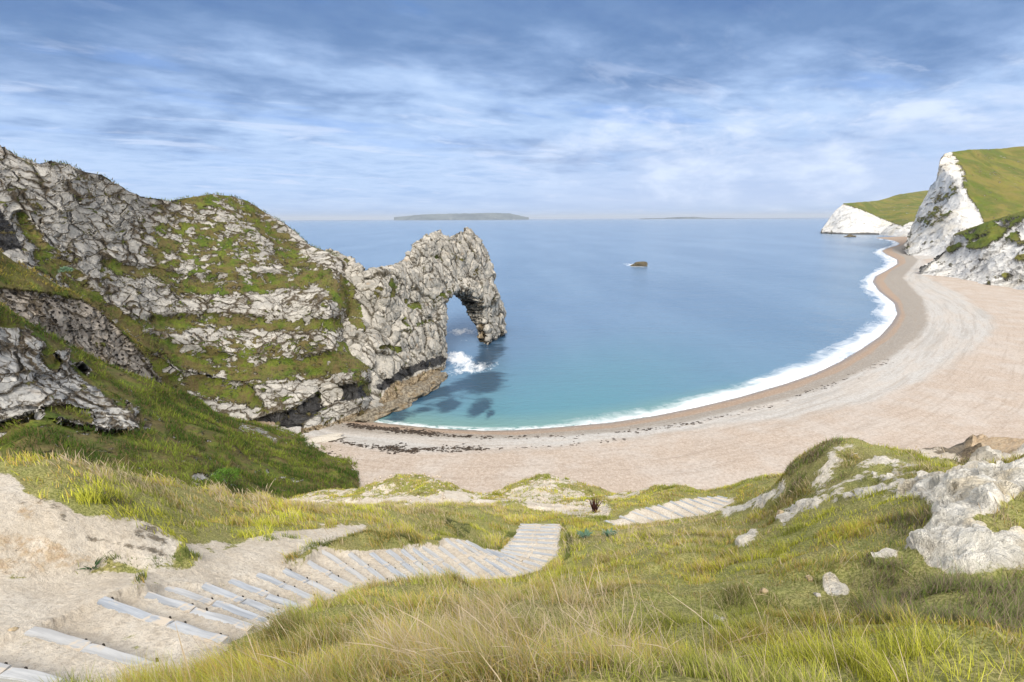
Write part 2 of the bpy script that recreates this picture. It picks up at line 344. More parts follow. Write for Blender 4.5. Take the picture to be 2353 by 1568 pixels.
M_arch = rock_material('arch_limestone', cell=.17, cell2=.52, base=(.34, .32, .275), light=(.57, .53, .455), disp=.72, big_wob=6.0, bed=(.8, .3, .6), stretch=(1.1, 1.1, .75), rot=(.3, .55, 0), orange=.35, crack=(.10, .085, .06), crackw=.045, facet=.5, gapw=.35)
M_slab = rock_material('slab_limestone', cell=.27, cell2=.62, base=(.42, .41, .38), light=(.62, .60, .55), disp=.40, warm=.7, orange=.15)
M_por = rock_material('porous_limestone', cell=.30, cell2=1.0, base=(.34, .29, .23), light=(.50, .44, .36), disp=.4, porous=True, warm=.8)
M_chal = rock_material('chalk_cliff', cell=.035, cell2=.11, base=(.64, .635, .62), light=(.80, .79, .76), crack=(.45, .43, .40), disp=1.6, stretch=(1.0, 1.0, .55), rot=(0, .5, .2), gscale=.22, warm=.9, crackw=.03, orange=.05, chalk=True, big_wob=40.0, bedf=.04)

def sand_cols(nt, pos):
    n = nt.noise(pos, 1.1, 7, .6); f = nt.noise(pos, 14, 6, .75); g = nt.noise(pos, 60, 3, .6)
    return n, f, g
# foreground ground
M_ground, nt = material('hillside_ground', 'BOTH')
pos = nt.attr('pos0', True); sd = nt.attr('sand'); ch = nt.attr('chalk'); oc = nt.attr('ochre'); dk = nt.attr('soil')
n, f, g = sand_cols(nt, pos); f2 = nt.noise(pos, 5, 6, .7)
sandc = nt.mix(nt.mr(n, .35, .65), (.64, .56, .45), (.77, .70, .59)); sandc = nt.mix(nt.m('MULTIPLY', nt.mr(f, .42, .68), .5), sandc, (.33, .265, .195))
sandc = nt.mix(nt.m('MULTIPLY', nt.mr(g, .62, .7), .35), sandc, (.70, .66, .58))
ocm = nt.mr(nt.m('ADD', oc, nt.m('MULTIPLY', nt.m('SUBTRACT', f2, .5), 1.6)), .4, .7)
sandc = nt.mix(nt.m('MULTIPLY', ocm, .75), sandc, nt.mix(nt.mr(f, .4, .6), (.40, .255, .13), (.56, .43, .27)))
dkm = nt.mr(nt.m('ADD', dk, nt.m('MULTIPLY', nt.m('SUBTRACT', f2, .5), 1.3)), .45, .65)
sandc = nt.mix(nt.m('MULTIPLY', dkm, .85), sandc, nt.mix(nt.mr(f, .4, .6), (.06, .05, .035), (.19, .15, .10)))
chc = nt.mix(nt.mr(f2, .38, .62), (.69, .655, .57), (.86, .825, .74)); chc = nt.mix(nt.m('MULTIPLY', nt.mr(n, .52, .62), .45), chc, (.66, .53, .31))
chc = nt.mix(nt.m('MULTIPLY', nt.mr(f, .48, .68), .28), chc, (.40, .38, .35)); chc = nt.mix(nt.m('MULTIPLY', nt.mr(nt.voro(nt.vm('ADD', pos, nt.vm('SCALE', nt.noise(pos, 2, 4, .6, out=1), None, .6)), 2.2), .045, 0), .4), chc, (.36, .32, .26)); chc = nt.mix(nt.m('MULTIPLY', nt.mr(nt.noise(pos, 2.1, 7, .7), .54, .62), .35), chc, (.34, .30, .24))
bare = nt.mix(ch, sandc, chc)
gc, gh = grass_cols(nt, pos, 4.0, .8); gc = nt.mix(.45, gc, nt.mix(nt.mr(nt.noise(pos, 1.4, 6, .7), .42, .58), (.19, .22, .045), (.27, .21, .09)))
sm = nt.mr(nt.m('ADD', nt.m('MULTIPLY', nt.m('SUBTRACT', sd, .5), .84), nt.m('SUBTRACT', nt.mr(nt.noise(pos, 1.6, 9, .75, .3), .30, .70, 0, 1, False), .5)), -.06, .10)
lit_ = nt.mix(nt.mr(nt.noise(pos, 34, 4, .8), .42, .58), (.17, .17, .055), (.50, .46, .19)); gc = nt.mix(.6, gc, lit_); col = nt.mix(sm, gc, bare)
stone = nt.mr(nt.voro(pos, 9, 'F1'), .25, .12)
hh = nt.m('ADD', nt.m('MULTIPLY', nt.m('SUBTRACT', f2, .5), .05), nt.m('MULTIPLY', nt.m('SUBTRACT', f, .5), .022))
hh = nt.m('ADD', hh, nt.m('MULTIPLY', nt.m('MULTIPLY', sm, nt.m('SUBTRACT', nt.noise(pos, 3.0, 9, .78, .3), .5)), .10))
hh = nt.m('ADD', hh, nt.m('MULTIPLY', nt.m('MULTIPLY', nt.m('MULTIPLY', stone, nt.mr(n, .5, .65)), sm), .012))
hh = nt.m('ADD', hh, nt.m('MULTIPLY', nt.m('MULTIPLY', nt.m('ADD', ch, nt.m('MULTIPLY', oc, .7)), nt.m('SUBTRACT', nt.noise(pos, 1.6, 8, .66, .4), .5)), .42))
hh = nt.m('ADD', hh, nt.m('MULTIPLY', nt.m('MULTIPLY', ch, nt.mr(nt.voro(nt.vm('ADD', pos, nt.vm('SCALE', nt.noise(pos, 2, 4, .6, out=1), None, .5)), 1.7), 0, .3)), .05))
cv = nt.vm('ADD', pos, nt.vm('SCALE', nt.noise(pos, 1.5, 4, .6, out=1), None, .35)); cf_ = nt.vm('DOT_PRODUCT', nt.vm('SUBTRACT', nt.voro(cv, 2.4, 'F1', out=1), (.5, .5, .5)), nt.vm('SUBTRACT', cv, nt.voro(cv, 2.4, 'F1', out=2)))
hh = nt.m('ADD', hh, nt.m('MULTIPLY', nt.m('MULTIPLY', ch, cf_), .55))
hh = nt.m('ADD', hh, nt.m('MULTIPLY', nt.m('MULTIPLY', ch, nt.noise(pos, 5.5, 7, .72)), .12))
b = principled(nt, col, .95, spec=.15); out_surface(nt, b); out_disp(nt, hh)

# blades
def blade_material(name, transl=.35):
    m, nt = material(name); c = nt.attr('Col', 'c')
    b = principled(nt, c, .6, spec=.2)
    # blades scatter light like a soft volume: bend their shading normal towards the sky
    gn_ = nt.new('ShaderNodeNewGeometry').outputs['Normal']; nt.put(b.inputs['Normal'], nt.vm('NORMALIZE', nt.vm('ADD', nt.vm('SCALE', gn_, None, .45), (0, 0, .75))))
    t = nt.new('ShaderNodeBsdfTranslucent'); nt.put(t.inputs[0], c)
    mx = nt.new('ShaderNodeMixShader'); mx.inputs[0].default_value = transl; nt.l.new(b.outputs[0], mx.inputs[1]); nt.l.new(t.outputs[0], mx.inputs[2])
    nt.l.new(mx.outputs[0], nt.out.inputs['Surface']); return m
M_blade = blade_material('grass_blades')

# ------------------------------------------------------------------ shoreline (surveyed at sea level)
SHORE = [(840, 968), (893, 974), (1001, 985), (1110, 990), (1182, 989), (1260, 984), (1400, 972), (1500, 957), (1600, 937), (1700, 913), (1800, 884), (1870, 860), (1930, 832),
         (1980, 802), (2020, 775), (2048, 745), (2062, 722), (2055, 697), (2020, 669), (2005, 648), (2012, 635), (2039, 621), (2062, 607), (2061, 597), (2036, 585), (2026, 577), (2040, 570), (2060, 565), (2067, 560), (2056, 554), (2033, 550), (2010, 547)]
FOAM = [(1010, 974), (1110, 980), (1260, 968), (1400, 946), (1500, 930), (1600, 903), (1700, 873), (1800, 838), (1900, 796), (1960, 762), (1990, 735), (2003, 705), (1990, 680), (1963, 653), (1990, 630), (2024, 607), (2018, 593), (2000, 580), (2012, 573), (2045, 563), (2045, 556), (2025, 551)]
B1 = [(760, 968), (900, 983), (1001, 992), (1182, 997), (1400, 983), (1600, 952), (1800, 902), (1930, 852), (2000, 812), (2060, 762), (2082, 725), (2070, 690), (2040, 660), (2030, 645), (2050, 620), (2082, 605), (2078, 592), (2052, 580), (2050, 572), (2075, 563), (2080, 558)]
B2 = [(700, 985), (850, 1000), (1001, 1006), (1182, 1008), (1400, 997), (1600, 968), (1800, 922), (1930, 880), (2040, 830), (2110, 780), (2133, 740), (2120, 690), (2085, 655), (2075, 640), (2100, 612), (2110, 600), (2090, 585), (2075, 575), (2085, 566), (2090, 560)]
B3 = [(600, 1010), (750, 1015), (850, 1040), (1000, 1048), (1182, 1040), (1400, 1022), (1600, 992), (1800, 975), (2000, 930), (2150, 868), (2250, 800), (2290, 765), (2270, 730), (2200, 680), (2140, 650), (2118, 632), (2130, 612), (2120, 598)]
def wxy(L, z=0.0):
    a = np.array(L, float); return [tuple(q) for q in at_z(a[:, 0], a[:, 1], z)[:, :2]]
wS, wF = wxy(SHORE), wxy(FOAM); wB = [wxy(b, 1.0) for b in (B1, B2, B3)]

# sea
ys = np.concatenate([np.array([0.95, 1.2, 1.8, 2.6, 3.6, 4.8]), np.arange(6.4, 560, 3.0)])
xs = np.arange(-420, 2780, 5.5)
hx = np.broadcast_to(xs, (len(ys), len(xs)))
def horizon_y(px): # pixel row of the horizon at px
    r = RMn; x = (px-CX)/FPX      # (x,-y,-1).row2 = 0
    return CY + FPX*(r[2, 0]*x - r[2, 2])/r[2, 1]
hy = horizon_y(hx)+ys[:, None]
P = at_z(hx, hy, 0.0)
x, y = P[..., 0], P[..., 1]
dS, aS = dline(x, y, wS, arc=True); dF = dline(x, y, wF)
landpoly = wS + [(3000, 1500), (3000, -200), (-400, -200), (-200, 100)]
sgn = np.where(inpoly(x, y, landpoly), -1, 1)
inF = inpoly(x, y, wF+wS[::-1]); foam = np.where(inF, dF/(dF+dS+1e-6), 0)*1.0
foam = np.where(sgn < 0, 1.0, foam)
foam *= smooth(880, 1350, hx)*.75+.25
ridge = np.where(inF | (sgn < 0), 1, np.exp(-(dF/3.5)**2)*.35)
soft = np.clip(np.where(inF, .42+foam*.8, ridge*.5), 0, 1)
soft *= smooth(1050, 1600, hx)*.38+.62
def blob(cx, cy, rx, ry, ang=0):
    c, s = math.cos(R_(ang)), math.sin(R_(ang)); u = (hx-cx)*c+(hy-cy)*s; v = -(hx-cx)*s+(hy-cy)*c
    return np.exp(-((u/rx)**2+(v/ry)**2)**1.5)
dark = sum(blob(*q) for q in [(915, 957, 46, 14, -2), (975, 940, 24, 9, -10), (1030, 933, 32, 15, -15), (1100, 938, 34, 17, -28), (1125, 953, 17, 8, -35), (1015, 900, 40, 9, -12), (955, 920, 75, 12, -20), (1130, 800, 34, 26, -15), (1110, 830, 24, 14, 0), (1150, 768, 14, 14, 0), (1105, 880, 45, 22, -10), (990, 858, 45, 10, -30)])
dark = dark + .55*blob(1090, 880, 100, 50, -20)
rockfoam = sum(a*blob(*q) for a, q in [(1.15, (1052, 822, 34, 16, 5)), (.6, (1065, 848, 60, 15, -10)), (.4, (1115, 846, 55, 13, -8)), (.9, (1062, 762, 36, 10, -5)), (.35, (1060, 782, 30, 6, 0)), (.75, (1455, 608, 34, 3.2, 2)), (.8, (1466, 612, 28, 3.5, 0)), (.45, (995, 892, 26, 8, -35)), (.4, (1728, 535, 7, 1.3, 0)), (.35, (1117, 789, 16, 5, 0)), (.4, (1990, 546, 30, 1, 0))])
teal = np.exp(-np.maximum(dS, 0)/24)*smooth(2100, 1500, hx)+.6*blob(1300, 890, 300, 95, -12)
nr, nc = P.shape[:2]
sea_me = mesh_np('sea', P, gridF(nr, nc)[:, ::-1], {'shore': (dS*sgn), 'along': aS, 'foam': foam, 'soft': soft, 'dark': dark, 'rockfoam': rockfoam, 'teal': teal, 'pos0': P.reshape(-1, 3)})
M_sea, nt = material('sea_water')
pos = nt.new('ShaderNodeNewGeometry').outputs['Position']
foam_, soft_, dark_, rf_, teal_, shore_, al_ = [nt.attr(a) for a in ('foam', 'soft', 'dark', 'rockfoam', 'teal', 'shore', 'along')]
deep = nt.mix(nt.mr(nt.noise(nt.map(pos, (1, .3, 1), (0, 0, .3)), .012, 6, .6), .35, .65), (.105, .19, .31), (.145, .24, .365))
wc = nt.mix(nt.m('MULTIPLY', teal_, .85), deep, (.09, .235, .29))
wc = nt.mix(nt.m('MULTIPLY', nt.mr(shore_, 14, 1), nt.mr(teal_, .3, .8)), wc, (.15, .28, .27))
dn = nt.m('ADD', dark_, nt.m('MULTIPLY', nt.m('SUBTRACT', nt.noise(nt.map(pos, (.5, 1, 1)), .22, 8, .7, .6), .5), 2.2))
wc = nt.mix(nt.m('MULTIPLY', nt.mr(dn, .30, 1.0), .85), wc, (.015, .045, .085))
streakv = nt.comb(nt.m('MULTIPLY', al_, .25), nt.m('MULTIPLY', shore_, .10), 0.0)
st = nt.noise(streakv, 1.0, 8, .62, .8); st2 = nt.noise(nt.comb(nt.m('MULTIPLY', al_, .035), nt.m('MULTIPLY', shore_, .13), 2.0), 1.0, 6, .6, .5)
fm = nt.mr(nt.m('ADD', soft_, nt.m('ADD', nt.m('MULTIPLY', nt.m('SUBTRACT', st, .5), .55), nt.m('MULTIPLY', nt.m('SUBTRACT', st2, .5), 1.3))), .42, 1.18)
rfn = nt.m('ADD', rf_, nt.m('MULTIPLY', nt.m('SUBTRACT', nt.noise(nt.map(pos, (1, .5, 1), (0, 0, .5)), .40, 8, .7, .8), .5), 2.4))
fm = nt.m('MAXIMUM', fm, nt.m('MULTIPLY', nt.mr(rfn, .40, 1.25), nt.mr(rf_, .02, .2)))
fm = nt.m('MAXIMUM', fm, nt.m('MULTIPLY', nt.m('MULTIPLY', nt.mr(shore_, 2.6, .5), nt.mr(nt.noise(nt.comb(nt.m('MULTIPLY', al_, .4), nt.m('MULTIPLY', shore_, .9), 0), 1.0, 7, .65, .6), .36, .6)), .8))
wc = nt.mix(fm, wc, (.86, .88, .90))
dist = nt.vm('LENGTH', pos)
wav = nt.noise(nt.map(pos, (.55, 1, 1), (0, 0, -.25)), .55, 6, .6, .3); wav2 = nt.noise(nt.map(pos, (.4, 1, 1), (0, 0, -.15)), .06, 5, .6, .3)
wav3 = nt.noise(nt.map(pos, (.5, 1, 1), (0, 0, -.2)), 1.5, 4, .7)
bh = nt.m('ADD', nt.m('ADD', nt.m('MULTIPLY', wav, .55), nt.m('MULTIPLY', wav3, .25)), nt.m('MULTIPLY', wav2, 1.8))
b = principled(nt, wc, nt.m('ADD', .2, nt.m('MULTIPLY', fm, .5)), bh, .9, nt.mr(dist, 150, 2500, .55, .9, False), spec=.5, IOR=1.33)
out_surface(nt, b)
sea = link('water', sea_me, M_sea); tag(sea, 'calm blue sea of the bay turning teal by the shingle', 'sea', kind='structure')

# beach
bx = np.arange(560, 2800, 4.0); by = np.concatenate([np.arange(1.8, 60, 1.2), np.arange(60, 760, 3.2)])
gx = np.broadcast_to(bx, (len(by), len(bx))); gy = 543+by[:, None]+0*gx
P = at_z(gx, gy, 0.0); x, y = P[..., 0], P[..., 1]
dS, aS = dline(x, y, wS, arc=True); inl = inpoly(x, y, landpoly); s = np.where(inl, dS, -dS)
z = np.where(s > 0, 2.6*(1-np.exp(-s/13)), s*.14) + .3*smooth(20, 34, s) + .12*fbm(P/9, 3, 3)*smooth(2, 10, s)
P[..., 2] = np.maximum(z, -6)
x, y = P[..., 0], P[..., 1]
bs = []
for k, L in enumerate(wB):
    d = dline(x, y, L); ins = inpoly(x, y, L+[(3000, 1500), (3000, -200), (-400, -200), (-200, 60)]); bs.append(np.where(ins, d, -d))
keep = s[:-1, :-1] > -25
F = gridF(*P.shape[:2], keep)[:, ::-1]
me = mesh_np('beach', P, F, {'s0': s, 's1': bs[0], 's2': bs[1], 's3': bs[2], 'along': aS})
M_beach, nt = material('shingle_beach')
pos = nt.new('ShaderNodeNewGeometry').outputs['Position']
s0, s1, s2, s3, al = [nt.attr(a) for a in ('s0', 's1', 's2', 's3', 'along')]
wob = nt.m('MULTIPLY', nt.m('SUBTRACT', nt.noise(nt.comb(nt.m('MULTIPLY', al, .06), nt.m('MULTIPLY', s0, .12), 0), 1.0, 6, .65), .5), 9.0)
wob2 = nt.m('MULTIPLY', nt.m('SUBTRACT', nt.noise(pos, .5, 7, .7), .5), 3.0); wb = nt.m('ADD', wob, wob2)
peb = nt.noise(pos, 3.2, 5, .8); peb2 = nt.noise(pos, 11, 3, .8); big_ = nt.noise(nt.comb(nt.m('MULTIPLY', al, .03), nt.m('MULTIPLY', s0, .16), 5), 1.0, 5, .6)
pink = nt.mix(nt.mr(peb, .3, .7), (.37, .295, .235), (.53, .445, .37)); pink = nt.mix(nt.m('MULTIPLY', nt.mr(nt.noise(pos, .09, 6, .65), .4, .65), .6), pink, (.52, .475, .43))
lgt = nt.mix(nt.mr(peb, .3, .7), (.40, .385, .36), (.56, .545, .52)); lgt = nt.mix(nt.m('MULTIPLY', nt.mr(big_, .45, .6), .6), lgt, (.50, .45, .395))
gry = nt.mix(nt.mr(peb, .3, .7), (.22, .195, .165), (.38, .345, .30)); brn = nt.mix(nt.mr(peb, .3, .7), (.30, .205, .14), (.42, .30, .21))
wetc = (.19, .15, .115)
col = nt.mix(nt.mr(nt.m('ADD', s3, wb), -2.5, 2.5), lgt, pink)
col = nt.mix(nt.mr(nt.m('ADD', s2, nt.m('MULTIPLY', wb, .5)), 1.5, -1.5), col, gry)
col = nt.mix(nt.m('MULTIPLY', nt.mr(nt.m('ADD', s1, nt.m('MULTIPLY', wb, .3)), .7, -.7), .9), col, brn)
col = nt.mix(nt.m('MULTIPLY', nt.mr(s0, 2.4, .2), .75), col, wetc)
# faint raked lines parallel to the shore and scattered dark flecks
ln = nt.noise(nt.comb(nt.m('MULTIPLY', al, .05), nt.m('MULTIPLY', s0, .9), 1), 1.0, 6, .7)
col = nt.mix(nt.m('MULTIPLY', nt.mr(ln, .50, .64), .38), col, (.30, .24, .19))
fl = nt.mr(nt.noise(nt.map(pos, (1, 1.6, 1)), .9, 8, .8), .66, .70)
grain = nt.noise(pos, 1.5, 3, .95)
col = nt.mix(nt.m('MULTIPLY', nt.mr(grain, .50, .62), .38), col, (.25, .20, .16)); col = nt.mix(nt.m('MULTIPLY', nt.mr(grain, .46, .36), .35), col, (.68, .63, .57))
dim = nt.noise(nt.map(pos, (1, 1.3, 1)), .55, 8, .78)
col = nt.mix(nt.m('MULTIPLY', nt.mr(dim, .50, .66), .35), col, (.28, .225, .18)); rl = nt.noise(nt.comb(nt.m('MULTIPLY', al, .015), nt.m('MULTIPLY', s0, .33), 3), 1.0, 6, .7)
col = nt.mix(nt.m('MULTIPLY', nt.m('MULTIPLY', nt.mr(rl, .48, .62), nt.mr(s3, 6, -3)), .34), col, (.27, .245, .215))
col = nt.mix(nt.m('MULTIPLY', fl, .6), col, (.12, .09, .07)); col = nt.mix(nt.m('MULTIPLY', nt.mr(peb2, .58, .72), .3), col, (.22, .18, .15))
bh = nt.m('ADD', nt.m('MULTIPLY', peb, .10), nt.m('ADD', nt.m('MULTIPLY', nt.noise(pos, .7, 6, .7), .3), nt.m('MULTIPLY', ln, .12)))
b = principled(nt, col, nt.mr(s0, 3.5, .3, .93, .35), bh, .5, .7, spec=.3); out_surface(nt, b)
beach = link('beach', me, M_beach); tag(beach, 'curving pink and grey shingle beach of the bay', 'beach', kind='structure')
# seabed / land base under everything
me = mesh_np('seabed', np.array([(-79000, -79000, -9), (79000, -79000, -9), (79000, 79000, -9), (-79000, 79000, -9)]), np.array([[0, 1, 2, 3]]))
tag(link('ground', me, M_beach), 'sea bed and ground far below the bay', 'ground', kind='structure')

# ------------------------------------------------------------------ headland and its spurs
def A0(px): return np.zeros(px.shape)
TOP3 = [(-420, 205), (-90, 290), (0, 327), (45, 355), (94, 372), (119, 366), (164, 373), (189, 388), (241, 400), (301, 437), (325, 449), (395, 458), (437, 451), (490, 444), (538, 450), (573, 462), (612, 487), (647, 504), (682, 531), (710, 560), (752, 577), (790, 592), (830, 620), (866, 640)]
BOT3 = [(-420, 700), (-90, 700), (0, 710), (150, 780), (300, 920), (400, 980), (480, 1020), (600, 1028), (660, 1015), (740, 998), (800, 985), (866, 966)]
C3 = [(-420, 205, 84), (-420, 500, 78), (-420, 700, 72), (-90, 290, 100), (0, 327, 105), (120, 367, 113), (300, 437, 131), (395, 458, 143), (490, 444, 153), (573, 462, 162), (647, 504, 168), (710, 560, 168), (790, 592, 164), (866, 640, 178), (800, 640, 157), (0, 480, 99), (0, 600, 94), (200, 560, 113), (200, 700, 106), (400, 600, 136), (400, 800, 121), (500, 520, 149), (600, 600, 150), (600, 750, 138),
      (600, 900, 125), (480, 940, 120), (660, 1000, 114), (740, 985, 119), (800, 972, 125), (866, 955, 133), (866, 900, 141), (848, 845, 136), (852, 900, 131), (700, 800, 134), (780, 650, 149), (788, 730, 142), (800, 790, 137), (760, 880, 131), (700, 920, 124), (300, 850, 108), (700, 650, 150), (866, 800, 164), (866, 720, 173), (835, 760, 158), (640, 960, 119)]
Rh = relief(TOP3, BOT3, C3, 1.7, back=90, rough=(1.3, 16), seed=1)
P, px, py, nv = Rh
# bedding ledges: real steps in the face
bands = [[(420, 655), (600, 648), (700, 640)], [(250, 610), (420, 640)], [(330, 745), (480, 735), (640, 745), (780, 745)], [(280, 745), (420, 820), (560, 850), (700, 845), (860, 820)], [(390, 870), (480, 890), (560, 905)], [(420, 455), (520, 452), (600, 485)], [(560, 470), (640, 545), (700, 610), (760, 655), (790, 690)], [(650, 590), (700, 620), (745, 640)], [(795, 650), (815, 700), (815, 760)], [(790, 800), (845, 830)], [(820, 860), (850, 900)], [(560, 905), (590, 935)], [(100, 590), (170, 640), (200, 680), (260, 730), (310, 800), (370, 850)], [(50, 500), (90, 560), (150, 610)]]
wid = [20, 12, 13, 24, 22, 16, 19, 22, 19, 13, 10, 12, 22, 10]
g = np.zeros(px.shape)
for L, wd in zip(bands, wid): g = np.maximum(g, lmask(px, py, L, wd, 12))
brown = np.maximum(pmask(px, py, [(330, 520), (430, 480), (560, 490), (620, 560), (600, 640), (430, 640), (350, 600)], 30)*.42, pmask(px, py, [(450, 780), (620, 770), (760, 790), (780, 830), (600, 880), (440, 860)], 20)*.35)
gmask = np.clip(np.maximum(g*.60, brown) + .145, 0, 1)
gmask[nv:] = .75
hr = smooth(.6, 1, (1-(np.arange(P.shape[0])/nv))[:, None]*0+0)
wet = np.maximum(lmask(px, py, [(590, 985), (650, 975), (700, 945), (760, 905), (850, 895)], 15, 9), pmask(px, py, [(580, 970), (640, 950), (700, 950), (690, 985), (650, 1010), (600, 1010)], 8))
wet = np.maximum(wet, pmask(px, py, [(-90, 480), (0, 470), (40, 520), (60, 570), (0, 580), (-90, 560)], 10)*.8)
och = np.maximum(lmask(px, py, [(680, 995), (760, 980), (860, 950)], 11, 8), A0(px))
stepm = sum(lmask(px, py, L, 5, 5) for L in ([(330, 765), (480, 752), (640, 765), (790, 757)], [(300, 880), (480, 840), (600, 868), (700, 862), (800, 838)], [(450, 660), (600, 655), (700, 650)]))
n_ = -rays(px, py)
P += n_*(-1.6*np.clip(g, 0, 1)*(1-.3*stepm) - 2.4*wet*pmask(px, py, [(560, 900), (900, 860), (900, 1000), (560, 1030)], 10))[..., None]
head = relief_obj('hills', (P,), M_head, {'grass': gmask, 'wet': wet, 'ochre': och}); tag(head, 'grey blocky limestone headland with green ledges above the beach', 'headland', kind='structure')

TOP2 = [(-420, 400), (-90, 520), (0, 575), (60, 612), (150, 660), (220, 700), (290, 760), (340, 820), (385, 885), (430, 960)]
BOT2 = [(-420, 780), (-90, 770), (0, 800), (150, 850), (290, 930), (385, 985), (430, 1010)]
C2 = [(-420, 400, 62), (-420, 780, 52), (-90, 520, 78), (0, 575, 84), (150, 660, 93), (290, 760, 100), (385, 885, 108), (430, 960, 112), (0, 640, 80), (0, 800, 74), (150, 850, 82), (290, 930, 91), (430, 1010, 104), (220, 780, 92), (100, 700, 84)]
R2_ = relief(TOP2, BOT2, C2, 1.7, back=40, rough=(.7, 7), seed=4)
P, px, py, nv = R2_
por = pmask(px, py, [(-90, 600), (0, 656), (87, 668), (175, 682), (227, 703), (280, 757), (304, 782), (371, 851), (388, 888), (350, 885), (210, 812), (157, 794), (77, 742), (0, 686), (-90, 640)], 6)
gmask = np.clip(.95-por*.93, 0, 1)
spur2 = relief_obj('hills', (P,), M_por, {'grass': gmask, 'wet': A0(px), 'ochre': A0(px)}); tag(spur2, 'spur of pitted brown limestone between the slab and the headland', 'spur', kind='structure')
R2g = (P, px, py, gmask)

TOP1 = [(-420, 520), (-90, 655), (0, 703), (77, 750), (130, 775), (217, 826), (300, 862), (382, 891), (458, 925), (492, 956), (553, 979), (634, 1011), (672, 1026), (740, 1058), (794, 1087), (826, 1108)]
BOT1 = [(-420, 1150), (-90, 1150), (200, 1160), (400, 1180), (600, 1200), (750, 1190), (826, 1150)]
C1 = [(-420, 520, 48), (-420, 1080, 34), (-420, 850, 42), (-90, 655, 62), (0, 703, 67), (130, 775, 76), (217, 826, 82), (382, 891, 95), (492, 956, 100), (634, 1011, 104), (740, 1058, 99), (826, 1108, 92), (0, 980, 55), (0, 1080, 46), (200, 1090, 47), (200, 980, 60), (330, 990, 66), (400, 1110, 52), (600, 1150, 61), (750, 1130, 76), (500, 1020, 75), (650, 1070, 82), (325, 940, 72), (826, 1150, 85), (60, 1020, 50)]
R1_ = relief(TOP1, BOT1, C1, 1.7, back=35, rough=(.9, 8), seed=8)
P, px, py, nv = R1_
slabp = [(-90, 740), (0, 748), (65, 751), (100, 775), (111, 782), (111, 812), (130, 800), (165, 800), (165, 828), (205, 840), (206, 868), (248, 893), (294, 921), (325, 939), (325, 988), (244, 994), (160, 975), (88, 955), (0, 977), (-90, 985)]
sl = pmask(px, py, slabp, 3)
green_in = lmask(px, py, [(110, 815), (125, 835)], 12, 5)+lmask(px, py, [(110, 952), (160, 945), (200, 955)], 11, 6)+lmask(px, py, [(170, 835), (205, 870), (285, 925)], 5, 3)
bare1 = pmask(px, py, [(350, 950), (352, 985), (330, 990), (332, 960)], 3)+lmask(px, py, [(290, 1068), (335, 1060)], 6, 4)*.7+lmask(px, py, [(430, 1095), (540, 1080)], 6, 5)*.6+lmask(px, py, [(555, 978), (600, 990), (635, 1012)], 7, 4)+lmask(px, py, [(520, 1100), (545, 1112)], 5, 3)
slb = np.clip(sl-.9*green_in, 0, 1); m1 = np.clip(.93-slb*.95-bare1*.6, 0, 1)
n_ = -rays(px, py); P += n_*(slb*1.2)[..., None]
spur1 = relief_obj('hills', (P,), M_slab, {'grass': m1, 'wet': A0(px), 'ochre': A0(px)}); tag(spur1, 'green gully slope with a slab of pale cracked limestone at left', 'slope', kind='structure')
R1g = (P, px, py, m1)

# ------------------------------------------------------------------ the rock arch
OUT = [(740, 600), (752, 577), (770, 580), (799, 594), (817, 597), (824, 612), (842, 625), (875, 618), (893, 619), (915, 607), (928, 597), (931, 585), (945, 581), (951, 563), (972, 545), (994, 537), (1003, 534), (1009, 528), (1014, 536), (1020, 542), (1034, 545), (1043, 539), (1052, 540), (1059, 533), (1067, 530), (1074, 526), (1082, 533), (1088, 536), (1106, 552), (1121, 577), (1130, 606), (1133, 630), (1137, 653), (1150, 690), (1157, 711), (1160, 735), (1160, 752), (1158, 767), (1146, 772), (1126, 787), (1120, 800), (1106, 793), (1106, 780), (740, 1010)]
OUT = OUT[:-2] + [(1110, 792), (1112, 1010), (740, 1010)]
HOLE = [(1024, 1010), (1022, 850), (1023, 800), (1025, 740), (1028, 700), (1033, 684), (1042, 674), (1052, 667), (1066, 670), (1082, 677), (1097, 690), (1107, 708), (1111, 730), (1113, 752), (1117, 775), (1121, 800), (1126, 1010)]
OUT = [q for q in OUT if q[1] < 900 and q != (1110, 792)][:-1] if False else OUT
CW = [(740, 600, 172), (770, 590, 168), (800, 700, 153), (830, 800, 142), (860, 955, 131), (740, 1000, 124), (860, 640, 154), (930, 600, 170), (950, 885, 155), (1020, 850, 169), (945, 700, 166), (1000, 540, 188), (1074, 528, 208), (1025, 700, 181), (1060, 640, 194), (1130, 610, 214), (1126, 787, 205), (1160, 760, 220), (1115, 700, 204), (1155, 700, 220), (1010, 1000, 150)]
st = 1.5; gxs = np.arange(740, 1164, st); gys = np.arange(520, 1012, st); xx, yy = np.meshgrid(gxs, gys)
jag = 2.2*fbm(np.stack([xx/9, yy/9, 0*xx], -1), 3, 31)
sx, sy = xx+jag, yy+1.6*fbm(np.stack([xx/7, yy/7, 0*xx+5], -1), 3, 33)
OUTP = [(740, 600)]+OUT[1:OUT.index((1126, 787))+1]+[(1130, 1011), (740, 1011)]
inside = inpoly(sx, sy, OUTP) & ~inpoly(sx, sy, HOLE)
dO = dline(sx, sy, OUTP[:-2]); dH = dline(sx, sy, HOLE)
f = tps([(a/500, b/500) for a, b, _ in CW], [math.log(c) for *_, c in CW], 1e-4)
D = np.exp(f(np.stack([xx/500, yy/500], -1)))
edge = np.minimum(dO, dH*1.3); inset = 4.2*(1-np.sqrt(np.clip(1-(1-np.clip(edge/22, 0, 1))**2, 0, 1)))
Pf = at(xx, yy, D+inset)
nz = orient(gnormals(Pf), Pf); Pf = Pf+nz*(1.5*fbm(Pf/9, 5, 12)*smooth(0, 12, edge))[..., None]
rd = rays(xx, yy); rd /= np.linalg.norm(rd, axis=-1, keepdims=True)
